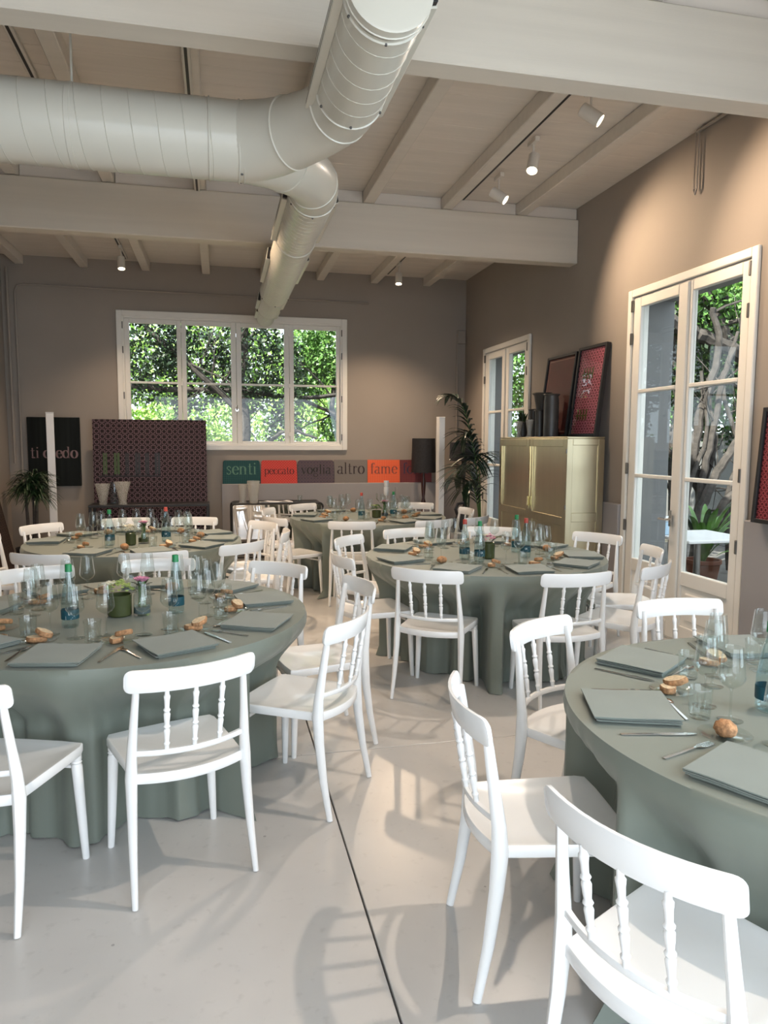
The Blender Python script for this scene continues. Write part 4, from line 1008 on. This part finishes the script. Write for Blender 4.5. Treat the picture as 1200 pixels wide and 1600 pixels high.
for k in range(5): part('slat', G().box(-.60, -.19 + k * .085, .20, .59, -.15 + k * .085, .22, .003), 'black', t, ang=None)
for z in (.24, .05): part('rail', G().box(-.60, -.21, z, .59, -.19, z + .02, .003), 'black', t, ang=None)
glassvase(.30, 9.72, .779, [(.05, 0), (.045, .04), (.048, .16), (.062, .25)], 'left tall glass vase on the black mirror console')
glassvase(.44, 9.66, .779, [(.055, 0), (.058, .06), (.075, .18), (.085, .30)], 'right cut glass vase on the black mirror console')
t = thing('folded_cloth', 'white folded cloth lying on the mirror console', 'cloth', (.74, 9.72, .7792))
g = G(); n = 12
g.loft([[(-.22 + .44 * i / n, -.07 + .14 * j / 5, .012 + .012 * sin(i * .9 + j) * (0 < i < n)) for i in range(n + 1)] for j in range(6)], False)
g.loft([[(-.22, -.07, 0), (.22, -.07, 0), (.22, .07, 0), (-.22, .07, 0)], [(-.22, -.07, .012), (.22, -.07, .012), (.22, .07, .012), (-.22, .07, .012)]], True, True)
part('fabric', g, 'columnwhite', t)
tag(put('tumbler', TUMB, (1.06, 9.72, .7785), 0, 'clear tumbler standing on the mirror console', 'glass', 'water tumblers'), None)

# ---------------------------------------------------------------- indoor plants
t = thing('dracaena', 'bushy dracaena with bare stems in the back left corner', 'potted plant', (-2.20, 9.28, 0))
part('pot', G().lathe([(0, 0), (.15, 0), (.18, .30), (.185, .32), (.17, .32), (.16, .28), (0, .28)], 24), 'pot', t)
r6 = random.Random(6)
for k, (dx, dy, h) in enumerate(((-.05, 0, 1.00), (.03, .04, 1.12), (.08, -.03, .95))):
    part('trunk', G().tube([(dx * .4, dy * .4, .27), (dx * .8, dy, .6), (dx, dy, h)], [.022, .019, .016], 8), 'bark', t)
    g = G()
    for q in range(85):
        a = r6.random() * 6.28; L_ = r6.uniform(.22, .32); e = r6.uniform(-.75, .9)
        blade(g, (dx, dy, h - .03 + r6.uniform(-.06, .08)), (dx + L_ * cos(a) * cos(e), dy + L_ * sin(a) * cos(e), h + L_ * sin(e) * .75 - .05), .022, .07, 6)
    part('foliage', g, 'leaf_dark', t, ang=None, kind='stuff')
t = thing('kentia_palm', 'kentia palm with arching fronds beside the brass cabinet', 'potted plant', (3.15, 8.36, 0))
part('pot', G().lathe([(0, 0), (.14, 0), (.17, .30), (.175, .33), (.16, .33), (.15, .28), (0, .28)], 24), 'pot', t)
r7 = random.Random(17)
for (ex, ey, ez, mid) in ((-.34, .30, 2.16, 2.28), (-.28, -.05, 1.62, 1.95), (-.22, -.35, 1.35, 1.70), (-.24, .30, 1.15, 1.55), (-.28, -.1, 1.0, 1.35)):
    P = []
    for i in range(15):
        q = i / 14; P.append(V((ex * q ** 1.6, ey * q ** 1.6, .3 + (mid - .3) * sin(q * pi / 2 * 1.0) + (ez - mid) * q ** 3)))
    fr = part('frond_stem', G().tube(P, [.009 * (1 - .7 * i / 14) for i in range(15)], 6), 'stem', t)
    g = G()
    for i in range(5, 15):
        for half in (0, .5):
            q = min(i + half, 14); p = P[int(q)].lerp(P[min(int(q) + 1, 14)], q - int(q)); tg = (P[min(int(q) + 1, 14)] - P[int(q) - 1]).normalized()
            sd = tg.cross(V((0, 0, 1)))
            if sd.length < .01: sd = V((0, 1, 0))
            sd.normalize()
            for s in (-1, 1):
                L_ = .44 * sin(pi * min(.96, .25 + .62 * (q - 5) / 9)); e = p + (sd * s * .72 + tg * .62 + V((0, 0, -.42 + r7.uniform(-.1, .1)))) * L_
                blade(g, p, e, .040, .04, 5)
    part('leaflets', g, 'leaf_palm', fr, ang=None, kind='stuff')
t = thing('potted_greenery', 'small leafy plant behind the left end of the brass cabinet', 'potted plant', (3.36, 7.63, CZ))
part('pot', G().lathe([(0, 0), (.04, 0), (.05, .07), (.045, .07), (0, .06)], 16), 'pot', t)
g = G()
for k in range(26):
    a = r7.random() * 6.28; blade(g, (0, 0, .06), (.13 * cos(a) * r7.random(), .12 * sin(a) * r7.random(), .10 + .22 * r7.random()), .025, .03)
part('foliage', g, 'leaf_dark', t, ang=None, kind='stuff')
# ---------------------------------------------------------------- garden outside
gd = struct('trim_5', (3, 8, -.12)); gd.name = 'garden_ground'
wpart('soil', G().box(-14, YB + .32, -.3, 26, 30, -.06), 'gravel', gd, ang=None)
wpart('terrace', G().box(XR + .39, -8, -.3, 26, YB + .32, -.05), 'paving', gd, ang=None)
wpart('forecourt', G().box(-14, -16, -.3, XR + .39, YF - .32, -.05), 'paving', gd, ang=None)
def leaves(n, fn, size, rnd):
    g = G(); v, f = g.v, g.f
    for _ in range(n):
        p = fn(rnd)
        if p is None: continue
        a, b = rnd.random() * 6.28, rnd.uniform(-1.1, 1.1); L_ = size * rnd.uniform(.6, 1.3)
        d = V((cos(a) * cos(b), sin(a) * cos(b), sin(b))); s = d.cross(V((rnd.uniform(-1, 1), rnd.uniform(-1, 1), rnd.uniform(-1, 1)))).normalized() * (L_ * .33)
        p = V(p); o = len(v); m = p + d * L_ * .45; e = p + d * L_
        v += [tuple(p), tuple(m + s), tuple(e), tuple(m - s)]; f.append((o, o + 1, o + 2, o + 3))
    return g
def cloud(blobs):
    """random point in a cluster of ellipsoids"""
    tot = [b[3] * b[4] * b[5] for b in blobs]
    def fn(r):
        b = r.choices(blobs, tot)[0]
        while True:
            x, y, z = r.uniform(-1, 1), r.uniform(-1, 1), r.uniform(-1, 1); q = x * x + y * y + z * z
            if .25 < q < 1: break
        p = (b[0] + x * b[3], b[1] + y * b[4], b[2] + z * b[5])
        return p if p[2] > .0 else None
    return fn
def limb(g, p, d, L_, r, rnd, depth, wob=.25):
    pts = [V(p)]; n = 6; dd = V(d).normalized()
    for i in range(n):
        dd = (dd + V((rnd.uniform(-1, 1), rnd.uniform(-1, 1), rnd.uniform(-.6, .8))) * wob).normalized(); pts.append(pts[-1] + dd * L_ / n)
    g.tube(pts, [r * (1 - .55 * i / n) for i in range(n + 1)], 7 if r > .03 else 5)
    if depth > 0:
        for k in range(3):
            q = rnd.randint(2, n); e = (dd + V((rnd.uniform(-1, 1), rnd.uniform(-1, 1), rnd.uniform(-.4, .9)))).normalized()
            limb(g, pts[q], e, L_ * .68, r * .52, rnd, depth - 1, wob)
    return pts
def tree(name, label, loc, trunks, blobs, n, size, leafm, seed, cat='tree', depth=2, group=None):
    r = random.Random(seed); t = thing(name, label, cat, loc, 0, group)
    for (d, L_, rr, off) in trunks:
        g = G(); limb(g, (off[0], off[1], -.1), d, L_, rr, r, depth); part('trunk', g, 'bark', t)
    part('foliage', leaves(n, cloud(blobs), size, r), leafm, t, ang=None, kind='stuff'); return t
def vine(name, label, loc, paths, blobs, n, size, leafm, seed, cat, dark=None):
    """tree whose trunks follow measured paths (room coordinates)"""
    r = random.Random(seed); t = thing(name, label, cat, loc)
    for pts, r0, r1 in paths:
        P = [V(p) - V(loc) for p in pts]; Q = []
        for k in range(len(P) - 1):                      # smooth and roughen the path
            p0, p1, p2, p3 = P[max(k - 1, 0)], P[k], P[k + 1], P[min(k + 2, len(P) - 1)]
            for q in range(5):
                u = q / 5; c = .5 * ((2 * p1) + (p2 - p0) * u + (2 * p0 - 5 * p1 + 4 * p2 - p3) * u * u + (3 * p1 - p0 - 3 * p2 + p3) * u ** 3)
                Q.append(c + V((r.uniform(-1, 1), r.uniform(-1, 1), r.uniform(-1, 1))) * r0 * .25)
        Q.append(P[-1]); m = len(Q) - 1; g = G()
        g.tube(Q, [r0 + (r1 - r0) * i / m for i in range(m + 1)], 8)
        for _ in range(3): limb(g, Q[r.randint(2, m)], (r.uniform(-1, 1), r.uniform(-.6, .6), r.uniform(-.2, 1)), r.uniform(.5, 1.1), r1 * .5, r, 1)
        part('trunk', g, 'bark', t)
    if blobs: part('foliage', leaves(n, cloud(blobs), size, r), leafm, t, ang=None, kind='stuff')
    if dark: part('painted_shade_foliage', leaves(dark[1], cloud(dark[0]), size, r), 'leaf_dark', t, ang=None, kind='stuff')  # leaf masses in shade, the shade put into the darker leaf colour
    return t
# behind the long back window: ivy-hung tree with crossing limbs, sunlit shrubs and a thick tall hedge far behind
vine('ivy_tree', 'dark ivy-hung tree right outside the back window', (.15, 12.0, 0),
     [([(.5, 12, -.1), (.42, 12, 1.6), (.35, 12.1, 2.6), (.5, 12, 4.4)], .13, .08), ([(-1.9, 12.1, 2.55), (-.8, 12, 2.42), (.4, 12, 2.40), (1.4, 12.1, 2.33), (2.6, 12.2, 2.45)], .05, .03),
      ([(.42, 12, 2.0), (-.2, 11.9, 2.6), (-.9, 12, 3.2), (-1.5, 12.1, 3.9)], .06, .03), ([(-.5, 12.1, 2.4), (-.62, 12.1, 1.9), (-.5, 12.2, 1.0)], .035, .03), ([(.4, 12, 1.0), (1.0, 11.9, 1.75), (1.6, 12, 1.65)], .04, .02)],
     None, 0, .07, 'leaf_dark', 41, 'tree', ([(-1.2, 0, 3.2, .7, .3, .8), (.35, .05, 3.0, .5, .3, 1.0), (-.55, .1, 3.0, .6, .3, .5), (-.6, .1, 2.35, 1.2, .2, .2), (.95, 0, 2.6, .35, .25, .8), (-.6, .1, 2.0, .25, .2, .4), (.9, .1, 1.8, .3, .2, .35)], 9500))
vine('forked_tree', 'paler forked tree outside the back window, right', (2.0, 12.6, 0),
     [([(2.15, 12.6, -.1), (2.1, 12.6, 1.7), (1.95, 12.6, 2.3), (2.2, 12.6, 3.4)], .06, .04), ([(1.1, 12.6, 2.5), (1.7, 12.6, 2.2), (2.3, 12.5, 2.0), (2.7, 12.5, 2.3)], .035, .02), ([(2.1, 12.6, 2.0), (2.6, 12.6, 2.6), (2.5, 12.6, 3.5)], .035, .02)],
     [(.1, 0, 3.2, .7, .35, .7), (-.5, .1, 2.9, .4, .3, .7), (.3, .1, 1.8, .6, .3, .35)], 6500, .07, 'leaf_mid', 43, 'tree')
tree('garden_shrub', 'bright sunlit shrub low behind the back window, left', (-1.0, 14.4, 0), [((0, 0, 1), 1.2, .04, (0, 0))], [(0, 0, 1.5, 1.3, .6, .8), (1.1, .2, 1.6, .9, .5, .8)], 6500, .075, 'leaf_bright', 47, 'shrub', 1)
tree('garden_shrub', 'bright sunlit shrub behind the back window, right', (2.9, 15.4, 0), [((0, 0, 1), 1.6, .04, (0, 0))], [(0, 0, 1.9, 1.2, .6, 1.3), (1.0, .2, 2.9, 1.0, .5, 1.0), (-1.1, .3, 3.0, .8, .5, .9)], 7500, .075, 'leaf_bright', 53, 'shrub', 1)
tree('hedge', 'tall thick sunlit hedge standing far behind the back window', (.4, 19.0, 0), [((0, 0, 1), 3.0, .14, (0, 0)), ((.2, 0, 1), 3.0, .14, (3, 0)), ((-.2, 0, 1), 3.0, .14, (-3, 0))],
     [(-3.0, 0, 2.2, 1.9, .8, 2.4), (0, 0, 2.4, 2.0, .8, 2.6), (3.2, 0, 2.3, 2.0, .8, 2.5), (-1.5, .2, 3.4, 1.6, .8, 1.4), (1.6, .2, 3.2, 1.6, .8, 1.5), (5, 0, 2, 1.5, .8, 2.2)], 15000, .17, 'leaf_bright', 59, 'hedge')
# outside the right-hand glass doors: gnarled wisteria in front of a grey garden wall
vine('wisteria', 'gnarled grey wisteria trunks outside the large glass door', (6.0, 8.1, 0),
     [([(5.2, 8.2, 3.22), (5.41, 8.2, 3.17), (5.78, 8.2, 3.06), (6.16, 8.2, 2.92), (6.7, 8.2, 2.68), (7.4, 8.3, 2.2)], .085, .10), ([(5.9, 8.3, 3.95), (6.05, 8.3, 3.66), (6.23, 8.3, 3.35), (6.42, 8.3, 3.07), (6.58, 8.3, 2.83)], .06, .075),
      ([(6.0, 8.0, -.1), (5.99, 8.0, .72), (5.86, 8.0, 1.38), (5.92, 8.0, 2.02), (6.11, 8.0, 2.66), (6.03, 8.0, 3.28)], .085, .035), ([(5.8, 7.8, .1), (5.86, 7.8, .79), (6.04, 7.8, 1.22), (6.29, 7.8, 1.62), (6.45, 7.8, 2.02), (6.5, 7.9, 2.7)], .07, .035),
      ([(5.85, 7.9, 0), (5.87, 7.9, .74), (5.93, 7.9, 1.3), (6.06, 7.9, 1.86), (6.14, 7.9, 2.42), (6.3, 7.9, 2.81)], .055, .03), ([(5.9, 8.4, -.1), (5.85, 8.4, .77), (5.81, 8.4, 1.54), (5.85, 8.4, 2.2), (5.75, 8.4, 2.86), (5.79, 8.4, 3.42)], .06, .035),
      ([(5.9, 7.8, .5), (6.2, 7.7, .95), (6.6, 7.7, 1.2), (6.9, 7.7, 1.6)], .06, .035), ([(6.0, 8.0, 1.0), (6.15, 8, 1.6), (6.05, 8, 2.2), (6.3, 8, 2.6)], .03, .02), ([(5.7, 7.9, 0), (5.72, 7.9, 1.0), (5.95, 7.9, 1.7), (5.9, 8, 2.5)], .035, .02), ([(6.3, 7.8, 0), (6.2, 7.8, .9), (6.35, 7.8, 1.5), (6.15, 7.9, 2.3), (6.4, 8, 3.0)], .04, .02), ([(6.1, 7.9, .4), (6.45, 7.8, 1.1), (6.4, 7.8, 1.9), (6.6, 7.9, 2.5)], .03, .018)],
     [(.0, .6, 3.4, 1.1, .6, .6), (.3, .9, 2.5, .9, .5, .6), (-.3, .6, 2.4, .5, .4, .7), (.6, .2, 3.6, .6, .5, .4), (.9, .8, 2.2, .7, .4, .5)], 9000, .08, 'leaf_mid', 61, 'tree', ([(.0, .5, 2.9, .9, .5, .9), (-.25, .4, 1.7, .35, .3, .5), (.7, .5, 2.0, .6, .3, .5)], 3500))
tree('garden_tree', 'sunlit tree above the grey garden wall, right', (10.4, 12.6, 0), [((0, 0, 1), 4.4, .12, (0, 0))], [(0, 0, 4.3, 2.0, 1.6, 1.7), (-1.0, 1.6, 3.1, 1.5, 1.2, 1.2), (1.2, -1.4, 3.0, 1.4, 1.2, 1.2)], 12000, .15, 'leaf_bright', 67)
tree('garden_tree', 'leafy tree outside the far right glass door', (5.5, 14.0, 0), [((0, 0, 1), 3.6, .10, (0, 0))], [(0, 0, 3.4, 1.5, 1.0, 1.5), (-.5, -.2, 1.6, 1.0, .8, 1.0)], 11000, .11, 'leaf_mid', 71)
gw = struct('garden_wall', (8.0, 10, -.05))
part('render', G().box(-.12, -9, 0, .12, 8, 1.75, .01), 'outwall', gw, ang=None); part('coping', G().box(-.17, -9, 1.75, .17, 8, 1.82, .01), 'outwall', gw, ang=None)
def broadleaf(x, y, lab, n, h, seed):
    r = random.Random(seed); t = thing('potted_clivia', lab, 'potted plant', (x, y, -.05))
    part('pot', G().lathe([(0, 0), (.13, 0), (.18, .30), (.195, .31), (.195, .35), (.17, .35), (.16, .30), (0, .30)], 24), 'terracotta', t)
    for k in range(n):
        g = G(); a = r.random() * 6.28; L_ = r.uniform(.22, .42)
        blade(g, (0, 0, .3), (L_ * cos(a), L_ * sin(a), .3 + h * r.uniform(.4, 1)), .085, .12, 7); part('leaf', g, 'leaf_mid' if k % 3 else 'leaf_dark', t, ang=None)
broadleaf(5.30, 7.0, 'broad-leaved plant in a terracotta pot behind the garden table', 28, .70, 3)
broadleaf(6.15, 7.15, 'second broad-leaved plant near the wisteria trunks', 24, .60, 8)
broadleaf(5.45, 6.35, 'terracotta pot with strappy leaves right of the garden table', 18, .38, 12)
t = thing('garden_table', 'white garden table outside the large glass door', 'table', (4.46, 5.98, -.05))
part('top', G().box(-.36, -.36, .745, .36, .36, .775, .006), 'columnwhite', t, ang=None)
part('column', G().lathe([(.035, .05), (.03, .745), (0, .745)], 16, None, True), 'dark_steel', t); part('foot', G().lathe([(0, 0), (.26, 0), (.26, .02), (.05, .05), (0, .05)], 28), 'dark_steel', t)
t = thing('blue_crate', 'pale blue plastic crate on the garden table behind the door handle', 'crate', (4.24, 6.16, .7255))
part('body', G().box(-.12, -.12, 0, .12, .12, .13, .006), 'bluebox', t, ang=None); part('lid', G().box(-.13, -.13, .131, .13, .13, .155, .006), 'columnwhite', t, ang=None)
